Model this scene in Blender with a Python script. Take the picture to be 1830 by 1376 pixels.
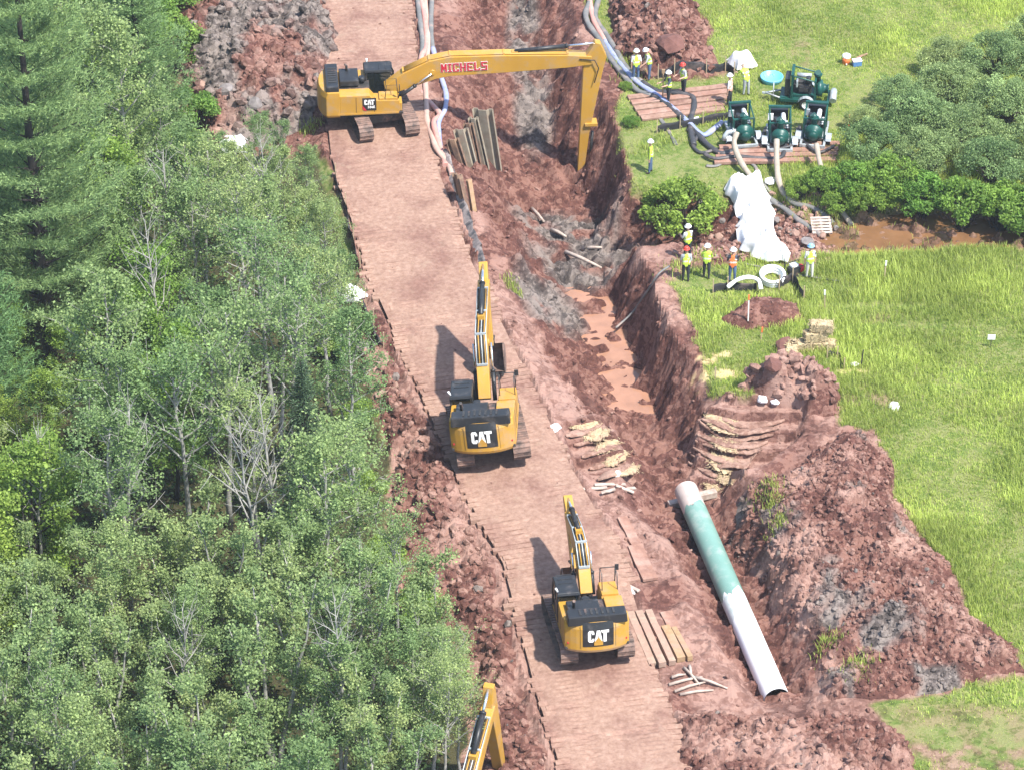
import bpy, math, random
import numpy as np
from mathutils import Vector, Matrix, Euler
for o in list(bpy.data.objects): bpy.data.objects.remove(o)
SC = bpy.context.scene
COL = SC.collection
R = math.radians
random.seed(7)
# ------------------------------------------------------------------ camera, sky, sun, exposure
CAM_H, TILT, FPX = 84.0, R(35), 6000.0
cd = bpy.data.cameras.new('camera'); cam = bpy.data.objects.new('camera', cd); COL.objects.link(cam)
cam.location = (0, 0, CAM_H); cam.rotation_euler = (R(90) - TILT, 0, 0)
cd.sensor_width = 36; cd.sensor_fit = 'HORIZONTAL'; cd.lens = FPX / 1830 * 36
cd.clip_start = 1; cd.clip_end = 9000
SC.camera = cam
SUN_EL, SUN_AZ = R(60), R(-40)          # azimuth measured from +X (right), negative = towards the camera
w = bpy.data.worlds.new('World'); SC.world = w; w.use_nodes = True
nt = w.node_tree; nt.nodes.clear()
sky = nt.nodes.new('ShaderNodeTexSky'); sky.sky_type = 'NISHITA'; sky.sun_disc = False
sky.sun_elevation = SUN_EL; sky.sun_rotation = R(90) - SUN_AZ
bg = nt.nodes.new('ShaderNodeBackground'); bg.inputs['Strength'].default_value = 0.15
wo = nt.nodes.new('ShaderNodeOutputWorld')
nt.links.new(sky.outputs[0], bg.inputs[0]); nt.links.new(bg.outputs[0], wo.inputs[0])
sd = bpy.data.lights.new('sun', 'SUN'); sun = bpy.data.objects.new('sun', sd); COL.objects.link(sun)
sd.energy = 4.3; sd.angle = R(1.5); sd.color = (1.0, 0.955, 0.88)
sv = Vector((math.cos(SUN_EL) * math.cos(SUN_AZ), math.cos(SUN_EL) * math.sin(SUN_AZ), math.sin(SUN_EL)))
sun.rotation_euler = sv.to_track_quat('Z', 'Y').to_euler(); sun.location = (60, 60, 120)
SC.view_settings.view_transform = 'Standard'; SC.view_settings.look = 'None'
SC.view_settings.gamma = 1.0; SC.view_settings.use_curve_mapping = False
SC.view_settings.exposure = 1.15
SC.render.engine = 'CYCLES'
SC.cycles.max_bounces = 6; SC.cycles.transparent_max_bounces = 6; SC.cycles.transmission_bounces = 3

# ------------------------------------------------------------------ picture point -> point on a level
def G(px, py, z=0.0):
    x = (px - 915) / FPX; y = -(py - 688) / FPX
    c, s = math.cos(TILT), math.sin(TILT)
    dx, dy, dz = x, c + y * s, -s + y * c
    t = (z - CAM_H) / dz
    return (dx * t, dy * t)
def Gs(pts, z=0.0): return np.array([G(p[0], p[1], z) for p in pts])
def jd(a, b): return a + (b - a) * random.random()

# ------------------------------------------------------------------ numpy noise
def _h(ix, iy, s):
    n = (ix.astype(np.int64) * 374761393 + iy.astype(np.int64) * 668265263 + s * 2147483647) & 0xffffffff
    n = ((n ^ (n >> 13)) * 1274126177) & 0xffffffff
    return ((n ^ (n >> 16)) & 0xffffff) / float(0xffffff)
def vnoise(x, y, s=0):
    ix, iy = np.floor(x), np.floor(y); fx, fy = x - ix, y - iy
    fx = fx * fx * (3 - 2 * fx); fy = fy * fy * (3 - 2 * fy)
    a, b, c, d = _h(ix, iy, s), _h(ix + 1, iy, s), _h(ix, iy + 1, s), _h(ix + 1, iy + 1, s)
    return (a + (b - a) * fx) * (1 - fy) + (c + (d - c) * fx) * fy
def fbm(x, y, o=4, s=0):
    r = np.zeros_like(x); a, t = 1.0, 0.0
    for i in range(o):
        r += a * vnoise(x, y, s + i); t += a; a *= .5; x = x * 2.03 + 17.3; y = y * 2.03 + 9.1
    return r / t
def clod(x, y, s=0):
    """angular lumps: the highest of tilted caps round jittered points, about 0..1"""
    ix, iy = np.floor(x), np.floor(y); best = np.full_like(x, -9.0)
    for ox in (-1, 0, 1):
        for oy in (-1, 0, 1):
            cx, cy = ix + ox, iy + oy
            qx, qy = cx + _h(cx, cy, s), cy + _h(cx, cy, s + 1)
            hh = _h(cx, cy, s + 2) ** 1.6; tx, ty = _h(cx, cy, s + 3) - .5, _h(cx, cy, s + 4) - .5
            rr = .45 + .5 * _h(cx, cy, s + 5)
            dx, dy = x - qx, y - qy
            d2 = np.sqrt(dx * dx + dy * dy) / rr
            v = hh * (1 - d2 ** 2.2) + (tx * dx + ty * dy) * .9 * hh
            best = np.maximum(best, v)
    return np.clip(best, 0, 1.4)
def sstep(a, b, x):
    t = np.clip((x - a) / (b - a), 0, 1); return t * t * (3 - 2 * t)
def sdf(P, X, Y):
    """signed distance to a polygon, positive inside"""
    d = np.full(X.shape, 1e9); ins = np.zeros(X.shape, bool); n = len(P)
    for i in range(n):
        ax, ay = P[i]; bx, by = P[(i + 1) % n]
        ex, ey = bx - ax, by - ay; L = ex * ex + ey * ey + 1e-12
        t = np.clip(((X - ax) * ex + (Y - ay) * ey) / L, 0, 1)
        d = np.minimum(d, (X - ax - t * ex) ** 2 + (Y - ay - t * ey) ** 2)
        c = ((ay > Y) != (by > Y)) & (X < (bx - ax) * (Y - ay) / (by - ay + 1e-12) + ax)
        ins ^= c
    d = np.sqrt(d); return np.where(ins, d, -d)
def along(P, X, Y):
    """nearest place on a polyline: (station as a float index, signed side distance: + = right of travel)"""
    bd = np.full(X.shape, 1e9); st = np.zeros(X.shape); sd_ = np.zeros(X.shape)
    for i in range(len(P) - 1):
        ax, ay = P[i][:2]; bx, by = P[i + 1][:2]
        ex, ey = bx - ax, by - ay; L = ex * ex + ey * ey
        t = np.clip(((X - ax) * ex + (Y - ay) * ey) / L, 0, 1)
        d = np.hypot(X - ax - t * ex, Y - ay - t * ey)
        side = ((X - ax) * ey - (Y - ay) * ex)
        m = d < bd
        bd = np.where(m, d, bd); st = np.where(m, i + t, st); sd_ = np.where(m, np.sign(side) * d, sd_)
    return st, sd_

# ------------------------------------------------------------------ materials
MATS = {}
def nodes(name):
    m = bpy.data.materials.new(name); m.use_nodes = True; t = m.node_tree; t.nodes.clear(); MATS[name] = m
    return m, t, (lambda k: t.nodes.new(k)), (lambda a, b: t.links.new(a, b))
def sock(x): return x.outputs[0]
def ramp(t, fac, stops):
    r = t.nodes.new('ShaderNodeValToRGB'); e = r.color_ramp.elements
    while len(e) < len(stops): e.new(.5)
    for k, (p, c) in enumerate(stops):
        e[k].position = p; e[k].color = (*c, 1) if len(c) == 3 else c
    t.links.new(fac, r.inputs[0]); return r
def noise(t, vec, scale, detail=5, rough=.6):
    n = t.nodes.new('ShaderNodeTexNoise'); n.inputs['Scale'].default_value = scale
    n.inputs['Detail'].default_value = detail; n.inputs['Roughness'].default_value = rough
    if vec is not None: t.links.new(vec, n.inputs['Vector'])
    return n
def mixc(t, fac, a, b, mode='MIX'):
    m = t.nodes.new('ShaderNodeMix'); m.data_type = 'RGBA'; m.blend_type = mode
    for s, v in ((m.inputs[0], fac), (m.inputs[6], a), (m.inputs[7], b)):
        if hasattr(v, 'links') or hasattr(v, 'is_output'): t.links.new(v, s)
        elif isinstance(v, (int, float)): s.default_value = v
        else: s.default_value = (*v, 1)
    return m.outputs[2]
def plain(name, c1, c2=None, rough=.6, metal=0, scale=3.0, bump=0.0, bscale=40, spec=.4, dirt=None, dirt_amt=.35, dscale=1.2):
    """two-tone noise colour, optional dirt in a second tone, optional fine relief; position in the object"""
    m, t, N, L = nodes(name)
    tc = N('ShaderNodeTexCoord'); v = tc.outputs['Object']
    b = N('ShaderNodeBsdfPrincipled'); o = N('ShaderNodeOutputMaterial'); L(b.outputs[0], o.inputs[0])
    b.inputs['Roughness'].default_value = rough; b.inputs['Metallic'].default_value = metal
    b.inputs['Specular IOR Level'].default_value = spec
    c2 = c2 or tuple(x * .78 for x in c1)
    n = noise(t, v, scale); c = ramp(t, n.outputs[0], [(.35, c2), (.65, c1)]).outputs[0]
    if dirt:
        n2 = noise(t, v, dscale, 8, .7); f = ramp(t, n2.outputs[0], [(.62 - dirt_amt * .5, (0, 0, 0)), (.78 - dirt_amt * .3, (1, 1, 1))])
        c = mixc(t, f.outputs[0], c, dirt)
    L(c, b.inputs['Base Color'])
    if bump:
        n3 = noise(t, v, bscale, 6, .7); bp = N('ShaderNodeBump'); bp.inputs['Strength'].default_value = bump; bp.inputs['Distance'].default_value = .05
        L(n3.outputs[0], bp.inputs['Height']); L(bp.outputs[0], b.inputs['Normal'])
    return m
def soil_material():
    m, t, N, L = nodes('red_soil')
    g = N('ShaderNodeNewGeometry'); v = g.outputs['Position']
    b = N('ShaderNodeBsdfPrincipled'); o = N('ShaderNodeOutputMaterial'); L(b.outputs[0], o.inputs[0])
    b.inputs['Roughness'].default_value = .93; b.inputs['Specular IOR Level'].default_value = .2
    def at(nm):
        a = N('ShaderNodeAttribute'); a.attribute_name = nm; return a.outputs['Fac']
    vor = N('ShaderNodeTexVoronoi'); vor.inputs['Scale'].default_value = 3.4; L(v, vor.inputs['Vector'])
    vr = N('ShaderNodeTexVoronoi'); vr.inputs['Scale'].default_value = 8.5; L(v, vr.inputs['Vector'])
    sx = N('ShaderNodeSeparateColor'); L(vor.outputs['Color'], sx.inputs[0])
    sx2 = N('ShaderNodeSeparateColor'); L(vr.outputs['Color'], sx2.inputs[0])
    n1 = noise(t, v, .55, 6, .65); n2 = noise(t, v, 5, 8, .7)
    s1 = N('ShaderNodeMath'); s1.operation = 'MULTIPLY_ADD'; L(sx.outputs[0], s1.inputs[0]); s1.inputs[1].default_value = .30
    L(n1.outputs[0], s1.inputs[2])
    s2 = N('ShaderNodeMath'); s2.operation = 'MULTIPLY_ADD'; L(sx2.outputs[0], s2.inputs[0]); s2.inputs[1].default_value = .22; L(s1.outputs[0], s2.inputs[2])
    s3 = N('ShaderNodeMath'); s3.operation = 'MULTIPLY_ADD'; L(n2.outputs[0], s3.inputs[0]); s3.inputs[1].default_value = .3; L(s2.outputs[0], s3.inputs[2])
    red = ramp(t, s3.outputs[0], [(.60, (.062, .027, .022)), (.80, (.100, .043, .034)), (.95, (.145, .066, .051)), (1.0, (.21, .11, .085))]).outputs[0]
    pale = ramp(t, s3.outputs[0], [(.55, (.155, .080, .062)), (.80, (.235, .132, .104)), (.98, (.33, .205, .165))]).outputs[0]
    grey = ramp(t, s3.outputs[0], [(.60, (.045, .037, .034)), (.82, (.10, .082, .074)), (1.0, (.21, .175, .155))]).outputs[0]
    turf = ramp(t, s3.outputs[0], [(.55, (.060, .085, .020)), (.8, (.11, .16, .034)), (1.0, (.19, .20, .075))]).outputs[0]
    straw = ramp(t, s3.outputs[0], [(.6, (.30, .215, .10)), (.95, (.50, .40, .21))]).outputs[0]
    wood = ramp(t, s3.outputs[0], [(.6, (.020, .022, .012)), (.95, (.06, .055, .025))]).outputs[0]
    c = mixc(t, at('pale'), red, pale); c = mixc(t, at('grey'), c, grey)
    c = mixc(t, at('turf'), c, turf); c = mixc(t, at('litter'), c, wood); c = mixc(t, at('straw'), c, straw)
    L(c, b.inputs['Base Color'])
    n3 = noise(t, v, 9, 10, .72); bp = N('ShaderNodeBump'); bp.inputs['Strength'].default_value = .75; bp.inputs['Distance'].default_value = .09
    L(n3.outputs[0], bp.inputs['Height']); L(bp.outputs[0], b.inputs['Normal'])
    return m
def leaf_material(name, dark, light, trans=.35, vary=.25, rough=.55):
    m, t, N, L = nodes(name)
    a = N('ShaderNodeAttribute'); a.attribute_name = 'tint'
    oi = N('ShaderNodeObjectInfo')
    c = ramp(t, a.outputs['Fac'], [(0, dark), (.7, light), (1, tuple(min(1, x * 1.5) for x in light))]).outputs[0]
    hs = N('ShaderNodeHueSaturation'); L(c, hs.inputs['Color'])
    mr = N('ShaderNodeMapRange'); L(oi.outputs['Random'], mr.inputs[0]); mr.inputs[3].default_value = 1 - vary; mr.inputs[4].default_value = 1 + vary; L(mr.outputs[0], hs.inputs['Value'])
    mh = N('ShaderNodeMapRange'); L(oi.outputs['Random'], mh.inputs[0]); mh.inputs[3].default_value = .52; mh.inputs[4].default_value = .475; L(mh.outputs[0], hs.inputs['Hue'])
    d = N('ShaderNodeBsdfPrincipled'); d.inputs['Roughness'].default_value = rough; d.inputs['Specular IOR Level'].default_value = .35
    tr = N('ShaderNodeBsdfTranslucent'); ms = N('ShaderNodeMixShader'); ms.inputs[0].default_value = trans
    o = N('ShaderNodeOutputMaterial')
    L(hs.outputs[0], d.inputs['Base Color']); L(hs.outputs[0], tr.inputs[0])
    L(d.outputs[0], ms.inputs[1]); L(tr.outputs[0], ms.inputs[2]); L(ms.outputs[0], o.inputs[0])
    return m
def water_material(name, col, rough=.08):
    m, t, N, L = nodes(name)
    g = N('ShaderNodeNewGeometry'); b = N('ShaderNodeBsdfPrincipled'); o = N('ShaderNodeOutputMaterial'); L(b.outputs[0], o.inputs[0])
    n = noise(t, g.outputs['Position'], .9, 4); c = ramp(t, n.outputs[0], [(.35, tuple(x * .75 for x in col)), (.65, col)])
    L(c.outputs[0], b.inputs['Base Color']); b.inputs['Roughness'].default_value = rough
    n2 = noise(t, g.outputs['Position'], 3, 5); bp = N('ShaderNodeBump'); bp.inputs['Strength'].default_value = .25; bp.inputs['Distance'].default_value = .05
    L(n2.outputs[0], bp.inputs['Height']); L(bp.outputs[0], b.inputs['Normal'])
    return m
def mat_material():
    """timber under dried mud; position in the world so the mud runs over the joints"""
    m, t, N, L = nodes('muddy_timber')
    g = N('ShaderNodeNewGeometry'); v = g.outputs['Position']; oi = N('ShaderNodeObjectInfo')
    b = N('ShaderNodeBsdfPrincipled'); o = N('ShaderNodeOutputMaterial'); L(b.outputs[0], o.inputs[0])
    b.inputs['Roughness'].default_value = .92; b.inputs['Specular IOR Level'].default_value = .2
    n1 = noise(t, v, .42, 7, .62); n2 = noise(t, v, 4.5, 8, .7); n4 = noise(t, v, 1.3, 6, .6)
    mud = ramp(t, n2.outputs[0], [(.3, (.215, .125, .092)), (.5, (.295, .184, .138)), (.7, (.375, .25, .196))]).outputs[0]
    wet = ramp(t, n2.outputs[0], [(.3, (.14, .07, .055)), (.7, (.27, .155, .12))]).outputs[0]
    f = ramp(t, n1.outputs[0], [(.34, (1, 1, 1)), (.54, (0, 0, 0))]).outputs[0]
    c = mixc(t, f, mud, wet)
    mr = N('ShaderNodeMapRange'); L(oi.outputs['Random'], mr.inputs[0]); mr.inputs[3].default_value = .88; mr.inputs[4].default_value = 1.08
    hs = N('ShaderNodeHueSaturation'); L(c, hs.inputs['Color']); L(mr.outputs[0], hs.inputs['Value'])
    f2 = ramp(t, n4.outputs[0], [(.60, (0, 0, 0)), (.72, (.6, .6, .6))]).outputs[0]
    c = mixc(t, f2, hs.outputs[0], (.30, .215, .16))
    L(c, b.inputs['Base Color'])
    n3 = noise(t, v, 7, 10, .7); bp = N('ShaderNodeBump'); bp.inputs['Strength'].default_value = .5; bp.inputs['Distance'].default_value = .06
    L(n3.outputs[0], bp.inputs['Height']); L(bp.outputs[0], b.inputs['Normal'])
    return m
def glass_dark():
    m, t, N, L = nodes('cab_glass')
    b = N('ShaderNodeBsdfPrincipled'); o = N('ShaderNodeOutputMaterial')
    tr = N('ShaderNodeBsdfTransparent'); tr.inputs[0].default_value = (.55, .62, .6, 1); ms = N('ShaderNodeMixShader'); ms.inputs[0].default_value = .45
    b.inputs['Base Color'].default_value = (.02, .025, .025, 1); b.inputs['Roughness'].default_value = .05
    L(tr.outputs[0], ms.inputs[1]); L(b.outputs[0], ms.inputs[2]); L(ms.outputs[0], o.inputs[0]); return m

SOIL = soil_material(); TIMBER = mat_material(); GLASS = glass_dark()
MUD = (.30, .18, .14)
YEL = plain('machine_yellow', (.45, .245, .036), (.40, .215, .031), .42, scale=.8, dirt=(.36, .235, .12), dirt_amt=.26, dscale=1.7, bump=.05, bscale=25)
BLK = plain('machine_black', (.022, .023, .026), (.016, .017, .019), .42, scale=2, dirt=(.09, .08, .075), dirt_amt=.15, dscale=1.5)
DKG = plain('dark_steel', (.06, .058, .056), (.035, .033, .033), .6, .3, scale=5, dirt=MUD, dirt_amt=.2, dscale=1.5)
TRK = plain('track_steel', (.17, .125, .105), (.09, .066, .057), .75, .2, scale=2.5, dirt=(.27, .17, .135), dirt_amt=.45, dscale=2.5, bump=.4)
CHR = plain('chrome_rod', (.75, .75, .76), (.68, .68, .7), .18, .9)
WHT = plain('white_paint', (.80, .80, .79), (.74, .74, .72), .5)
REDP = plain('red_paint', (.50, .02, .035), (.42, .018, .03), .5)
MUDDY = plain('muddy_yellow', (.46, .30, .14), (.38, .235, .13), .7, scale=2)
GRN = plain('pump_green', (.010, .075, .060), (.007, .052, .043), .4, scale=2, dirt=(.06, .08, .065), dirt_amt=.1)
GALV = plain('galvanised_steel', (.48, .52, .53), (.36, .39, .40), .45, .35, scale=4, dirt=(.25, .2, .17), dirt_amt=.15)
RUB = plain('rubber_black', (.025, .025, .027), (.018, .018, .02), .7, scale=5, dirt=(.12, .09, .08), dirt_amt=.2)
HGREY = plain('hose_grey', (.20, .195, .185), (.12, .118, .115), .6, scale=1.2, dirt=(.3, .2, .16), dirt_amt=.2)
HPINK = plain('hose_pink', (.52, .235, .20), (.44, .22, .18), .6, scale=1, dirt=(.45, .33, .27), dirt_amt=.35)
HPALE = plain('hose_pale', (.50, .35, .28), (.42, .27, .22), .65, scale=1, dirt=(.4, .25, .2), dirt_amt=.3)
HBLUE = plain('hose_blue', (.17, .235, .47), (.24, .28, .43), .55, scale=.8, dirt=(.36, .34, .38), dirt_amt=.4)
HTAN = plain('hose_tan', (.36, .31, .245), (.28, .235, .185), .6, scale=3)
HBLK = plain('hose_black', (.05, .05, .055), (.032, .032, .036), .5, scale=3, dirt=(.15, .12, .11), dirt_amt=.2)
CLOTH = plain('white_sheet', (.84, .84, .85), (.72, .70, .69), .8, scale=1.3, dirt=(.52, .42, .38), dirt_amt=.12, dscale=1.1, bump=.3, bscale=6)
FAB = plain('black_silt_fabric', (.016, .016, .019), (.026, .026, .03), .8, scale=2, dirt=(.16, .12, .11), dirt_amt=.18)
FABG = plain('muddy_fabric', (.10, .095, .10), (.045, .045, .05), .8, scale=1.2, dirt=(.36, .30, .28), dirt_amt=.4)
WOODP = plain('weathered_plank', (.36, .27, .20), (.26, .18, .135), .85, scale=6, dirt=(.33, .20, .155), dirt_amt=.4, bump=.3)
WOODY = plain('fresh_timber', (.37, .25, .135), (.28, .18, .095), .8, scale=5, dirt=(.34, .21, .15), dirt_amt=.35, bump=.3)
WOODR = plain('red_stained_timber', (.30, .165, .12), (.22, .115, .085), .85, scale=4, dirt=(.38, .25, .2), dirt_amt=.3, bump=.3)
STAKE = plain('stake_wood', (.48, .37, .24), (.38, .29, .19), .8, scale=8)
STICK = plain('bleached_stick', (.46, .39, .33), (.30, .22, .18), .8, scale=4)
STRAWM = plain('straw', (.52, .42, .26), (.36, .275, .155), .9, scale=14, bump=.35, bscale=40)
STRAWD = plain('muddy_straw', (.50, .40, .25), (.38, .285, .17), .9, scale=6, bump=.4, bscale=40, dirt=(.30, .17, .13), dirt_amt=.3, dscale=3)
STEELP = plain('grey_sheet_steel', (.34, .295, .225), (.25, .21, .155), .65, .2, scale=2, dirt=(.30, .19, .14), dirt_amt=.25)
RUST = plain('rusty_sheet_steel', (.22, .13, .085), (.11, .07, .055), .75, .15, scale=2.5, dirt=(.34, .23, .15), dirt_amt=.3)
BARKW = plain('pale_bark', (.37, .355, .325), (.24, .23, .21), .85, scale=3, dirt=(.09, .085, .075), dirt_amt=.2, dscale=4)
BARKD = plain('dark_bark', (.045, .035, .03), (.028, .023, .02), .9, scale=6)
SKIN = plain('skin', (.50, .30, .22), (.44, .26, .19), .6)
ROCKP = plain('pink_rock', (.34, .22, .175), (.22, .135, .105), .85, scale=3, bump=.6, bscale=12)
ROCKG = plain('grey_rock', (.23, .205, .195), (.13, .112, .108), .85, scale=3, bump=.6, bscale=12)
ROCKR = plain('red_clay_block', (.17, .078, .062), (.115, .05, .04), .9, scale=3, bump=.6, bscale=10)
PIPEG = plain('pipe_green_coating', (.165, .29, .25), (.14, .26, .22), .45, scale=.8, dirt=(.30, .36, .32), dirt_amt=.2)
PIPEP = plain('pipe_dusty_coating', (.50, .42, .38), (.44, .36, .32), .6, scale=2, dirt=(.36, .25, .2), dirt_amt=.2)
PIPEM = plain('pipe_overspray', (.40, .50, .47), (.58, .62, .61), .5, scale=3, dirt=(.7, .72, .72), dirt_amt=.4, dscale=2.5)
PIPEW = plain('pipe_white_coating', (.82, .82, .83), (.77, .77, .78), .5, scale=1)
POOLB = plain('pool_blue_plastic', (.16, .50, .72), (.13, .45, .68), .35, scale=1)
ORG = plain('orange_plastic', (.80, .20, .06), (.7, .17, .05), .5)
COOLB = plain('blue_plastic', (.10, .22, .45), (.08, .18, .4), .5)
BROWNW = water_material('creek_water', (.20, .105, .05)); PUD = water_material('puddle_water', (.36, .19, .12), .06)

# ------------------------------------------------------------------ mesh helpers
def link(name, me, parent=None):
    o = bpy.data.objects.new(name, me); COL.objects.link(o)
    if parent is not None: o.parent = parent
    return o
def tag(o, label, cat, group=None):
    o['label'] = label; o['category'] = cat
    if group: o['group'] = group
    return o
def thing(name, label, cat, loc=(0, 0, 0), rz=0.0, group=None):
    o = bpy.data.objects.new(name, None); COL.objects.link(o); o.empty_display_size = .2
    o.location = loc; o.rotation_euler = (0, 0, rz); return tag(o, label, cat, group)
def npmesh(name, V, F, mat, smooth=False, attrs=None):
    """V (n,3), F (m,k) arrays -> mesh"""
    me = bpy.data.meshes.new(name); V = np.ascontiguousarray(V, np.float32); F = np.ascontiguousarray(F, np.int32)
    k = F.shape[1]
    me.vertices.add(len(V)); me.vertices.foreach_set('co', V.ravel())
    me.loops.add(F.size); me.loops.foreach_set('vertex_index', F.ravel())
    me.polygons.add(len(F)); me.polygons.foreach_set('loop_start', np.arange(0, F.size, k, dtype=np.int32))
    me.polygons.foreach_set('use_smooth', np.full(len(F), smooth, bool))
    me.update(calc_edges=True)
    if mat: me.materials.append(mat)
    for nm, a in (attrs or {}).items():
        at = me.attributes.new(nm, 'FLOAT', 'POINT'); at.data.foreach_set('value', np.ascontiguousarray(a, np.float32))
    return me
class MB:
    def __init__(s): s.v = []; s.f = []; s.m = []; s.sm = []; s.mi = 0
    def add(s, vs, fs, smooth=False):
        b = len(s.v); s.v += [tuple(v) for v in vs]
        for f in fs: s.f.append([b + i for i in f]); s.m.append(s.mi); s.sm.append(smooth)
    def box(s, c, d, M=None, top=(1, 1)):
        x, y, z = d[0] / 2, d[1] / 2, d[2] / 2; c = Vector(c)
        vs = [Vector((a * x, b_ * y, -z)) for a, b_ in ((-1, -1), (1, -1), (1, 1), (-1, 1))] + \
             [Vector((a * x * top[0], b_ * y * top[1], z)) for a, b_ in ((-1, -1), (1, -1), (1, 1), (-1, 1))]
        if M is not None: vs = [M @ v for v in vs]
        s.add([c + v for v in vs], [(3, 2, 1, 0), (4, 5, 6, 7), (0, 1, 5, 4), (1, 2, 6, 5), (2, 3, 7, 6), (3, 0, 4, 7)])
    def tube(s, path, r, n=8, cap=True, smooth=True, flat=1.0):
        P = [Vector(p) for p in path]; rs = r if isinstance(r, (list, tuple)) else [r] * len(P)
        vs = []; up = Vector((0, 0, 1)); prev = None
        for i, p in enumerate(P):
            t = (P[min(i + 1, len(P) - 1)] - P[max(i - 1, 0)])
            t = t.normalized() if t.length > 1e-9 else Vector((0, 0, 1))
            a = prev if prev is not None else (up.cross(t) if abs(t.z) < .95 else Vector((1, 0, 0)))
            a = a - t * a.dot(t); a = a.normalized() if a.length > 1e-6 else t.orthogonal().normalized()
            b = t.cross(a); prev = a
            for k in range(n):
                q = 2 * math.pi * k / n; vs.append(p + a * (math.cos(q) * rs[i]) + b * (math.sin(q) * rs[i] * flat))
        fs = []
        for i in range(len(P) - 1):
            for k in range(n):
                k2 = (k + 1) % n; fs.append((i * n + k, i * n + k2, (i + 1) * n + k2, (i + 1) * n + k))
        s.add(vs, fs, smooth)
        if cap:
            b0 = len(s.v) - len(vs); m = s.mi
            s.f.append([b0 + k for k in range(n)][::-1]); s.m.append(m); s.sm.append(False)
            e = b0 + (len(P) - 1) * n; s.f.append([e + k for k in range(n)]); s.m.append(m); s.sm.append(False)
    def prism(s, poly, fn, w0, w1):
        """polygon (u,v) extruded from w0 to w1, fn(u,v,w) -> point"""
        n = len(poly); vs = [fn(u, v, w0) for u, v in poly] + [fn(u, v, w1) for u, v in poly]
        fs = [tuple(range(n))[::-1], tuple(range(n, 2 * n))] + [(i, (i + 1) % n, n + (i + 1) % n, n + i) for i in range(n)]
        s.add(vs, fs)
    def lathe(s, prof, n=16, M=None, smooth=True):
        vs = []
        for r, z in prof:
            for k in range(n):
                q = 2 * math.pi * k / n; v = Vector((r * math.cos(q), r * math.sin(q), z)); vs.append(M @ v if M is not None else v)
        fs = []
        for i in range(len(prof) - 1):
            for k in range(n):
                k2 = (k + 1) % n; fs.append((i * n + k, i * n + k2, (i + 1) * n + k2, (i + 1) * n + k))
        s.add(vs, fs, smooth)
    def mesh(s, name, mats):
        me = bpy.data.meshes.new(name); me.from_pydata(s.v, [], s.f)
        mats = mats if isinstance(mats, (list, tuple)) else [mats]
        for m in mats: me.materials.append(m)
        me.polygons.foreach_set('material_index', s.m); me.polygons.foreach_set('use_smooth', s.sm); me.update()
        import bmesh
        bm = bmesh.new(); bm.from_mesh(me); bmesh.ops.recalc_face_normals(bm, faces=bm.faces); bm.to_mesh(me); bm.free()
        return me
    def obj(s, name, mats, parent=None, bevel=0, loc=None):
        o = link(name, s.mesh(name, mats), parent)
        if loc is not None: o.location = loc
        if bevel:
            b = o.modifiers.new('bevel', 'BEVEL'); b.width = bevel; b.segments = 2; b.limit_method = 'ANGLE'; b.angle_limit = R(35)
        return o
def smooth_path(pts, sub=6):
    P = [Vector(p) for p in pts]; out = []
    for i in range(len(P) - 1):
        p0, p1, p2, p3 = P[max(i - 1, 0)], P[i], P[i + 1], P[min(i + 2, len(P) - 1)]
        for k in range(sub):
            t = k / sub; t2, t3 = t * t, t * t * t
            out.append(.5 * ((2 * p1) + (p2 - p0) * t + (2 * p0 - 5 * p1 + 4 * p2 - p3) * t2 + (3 * p1 - p0 - 3 * p2 + p3) * t3))
    out.append(P[-1]); return out

# ------------------------------------------------------------------ the lie of the land
ROADP = np.array([(-9.6, 172), (-7.85, 155), (-6.35, 139.7), (-4.25, 129.5), (-1.9, 121), (.25, 113.1), (2.0, 108), (3.3, 99.8), (4.3, 95), (6.2, 84)])
#           px    py    z    halfwidth  left run  right run   left level, right level
TR = [(890, -150, -1.6, .6, 3.0, 1.8), (915, 30, -2.0, .7, 3.2, 2.2), (945, 150, -2.5, .75, 3.3, 1.9), (965, 270, -3.2, 1.0, 3.6, 2.0),
      (1005, 375, -4.1, 1.5, 4.2, 1.5), (1025, 455, -3.4, 1.1, 4.0, 2.0), (1065, 545, -3.3, .75, 4.3, 1.5), (1098, 640, -3.4, .65, 4.3, 1.25),
      (1128, 715, -3.4, .65, 3.7, 1.4), (1160, 790, -2.7, .8, 3.2, 2.4), (1215, 880, -1.9, .85, 2.4, 2.0), (1310, 1060, -1.5, .75, 1.6, 1.5),
      (1380, 1235, -1.3, .75, 1.4, 1.4), (1420, 1300, -.25, .6, 1.0, 1.2), (1470, 1500, 0, .5, .8, .8)]
TRP = np.array([G(a[0], a[1], a[2]) for a in TR]); TRV = np.array([a[2:] for a in TR])
ST = [(2300, 470, -1.25, 1.5, 1.5, 1.5), (1900, 438, -1.25, 1.35, 1.6, 1.0), (1790, 432, -1.25, 1.2, 1.6, 1.0), (1700, 428, -1.25, 1.3, 1.3, 1.2), (1600, 432, -1.25, 1.4, 1.5, 1.4),
      (1500, 430, -1.2, 1.2, 1.4, 1.9), (1430, 412, -1.0, 1.3, 1.2, 2.2), (1360, 410, -1.3, 1.3, 1.5, 1.6), (1240, 440, -2.2, 1.3, 1.6, 1.8), (1090, 470, -3.2, 1.2, 1.6, 1.8)]
STP = np.array([G(a[0], a[1], a[2]) for a in ST]); STV = np.array([a[2:] for a in ST])
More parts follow.
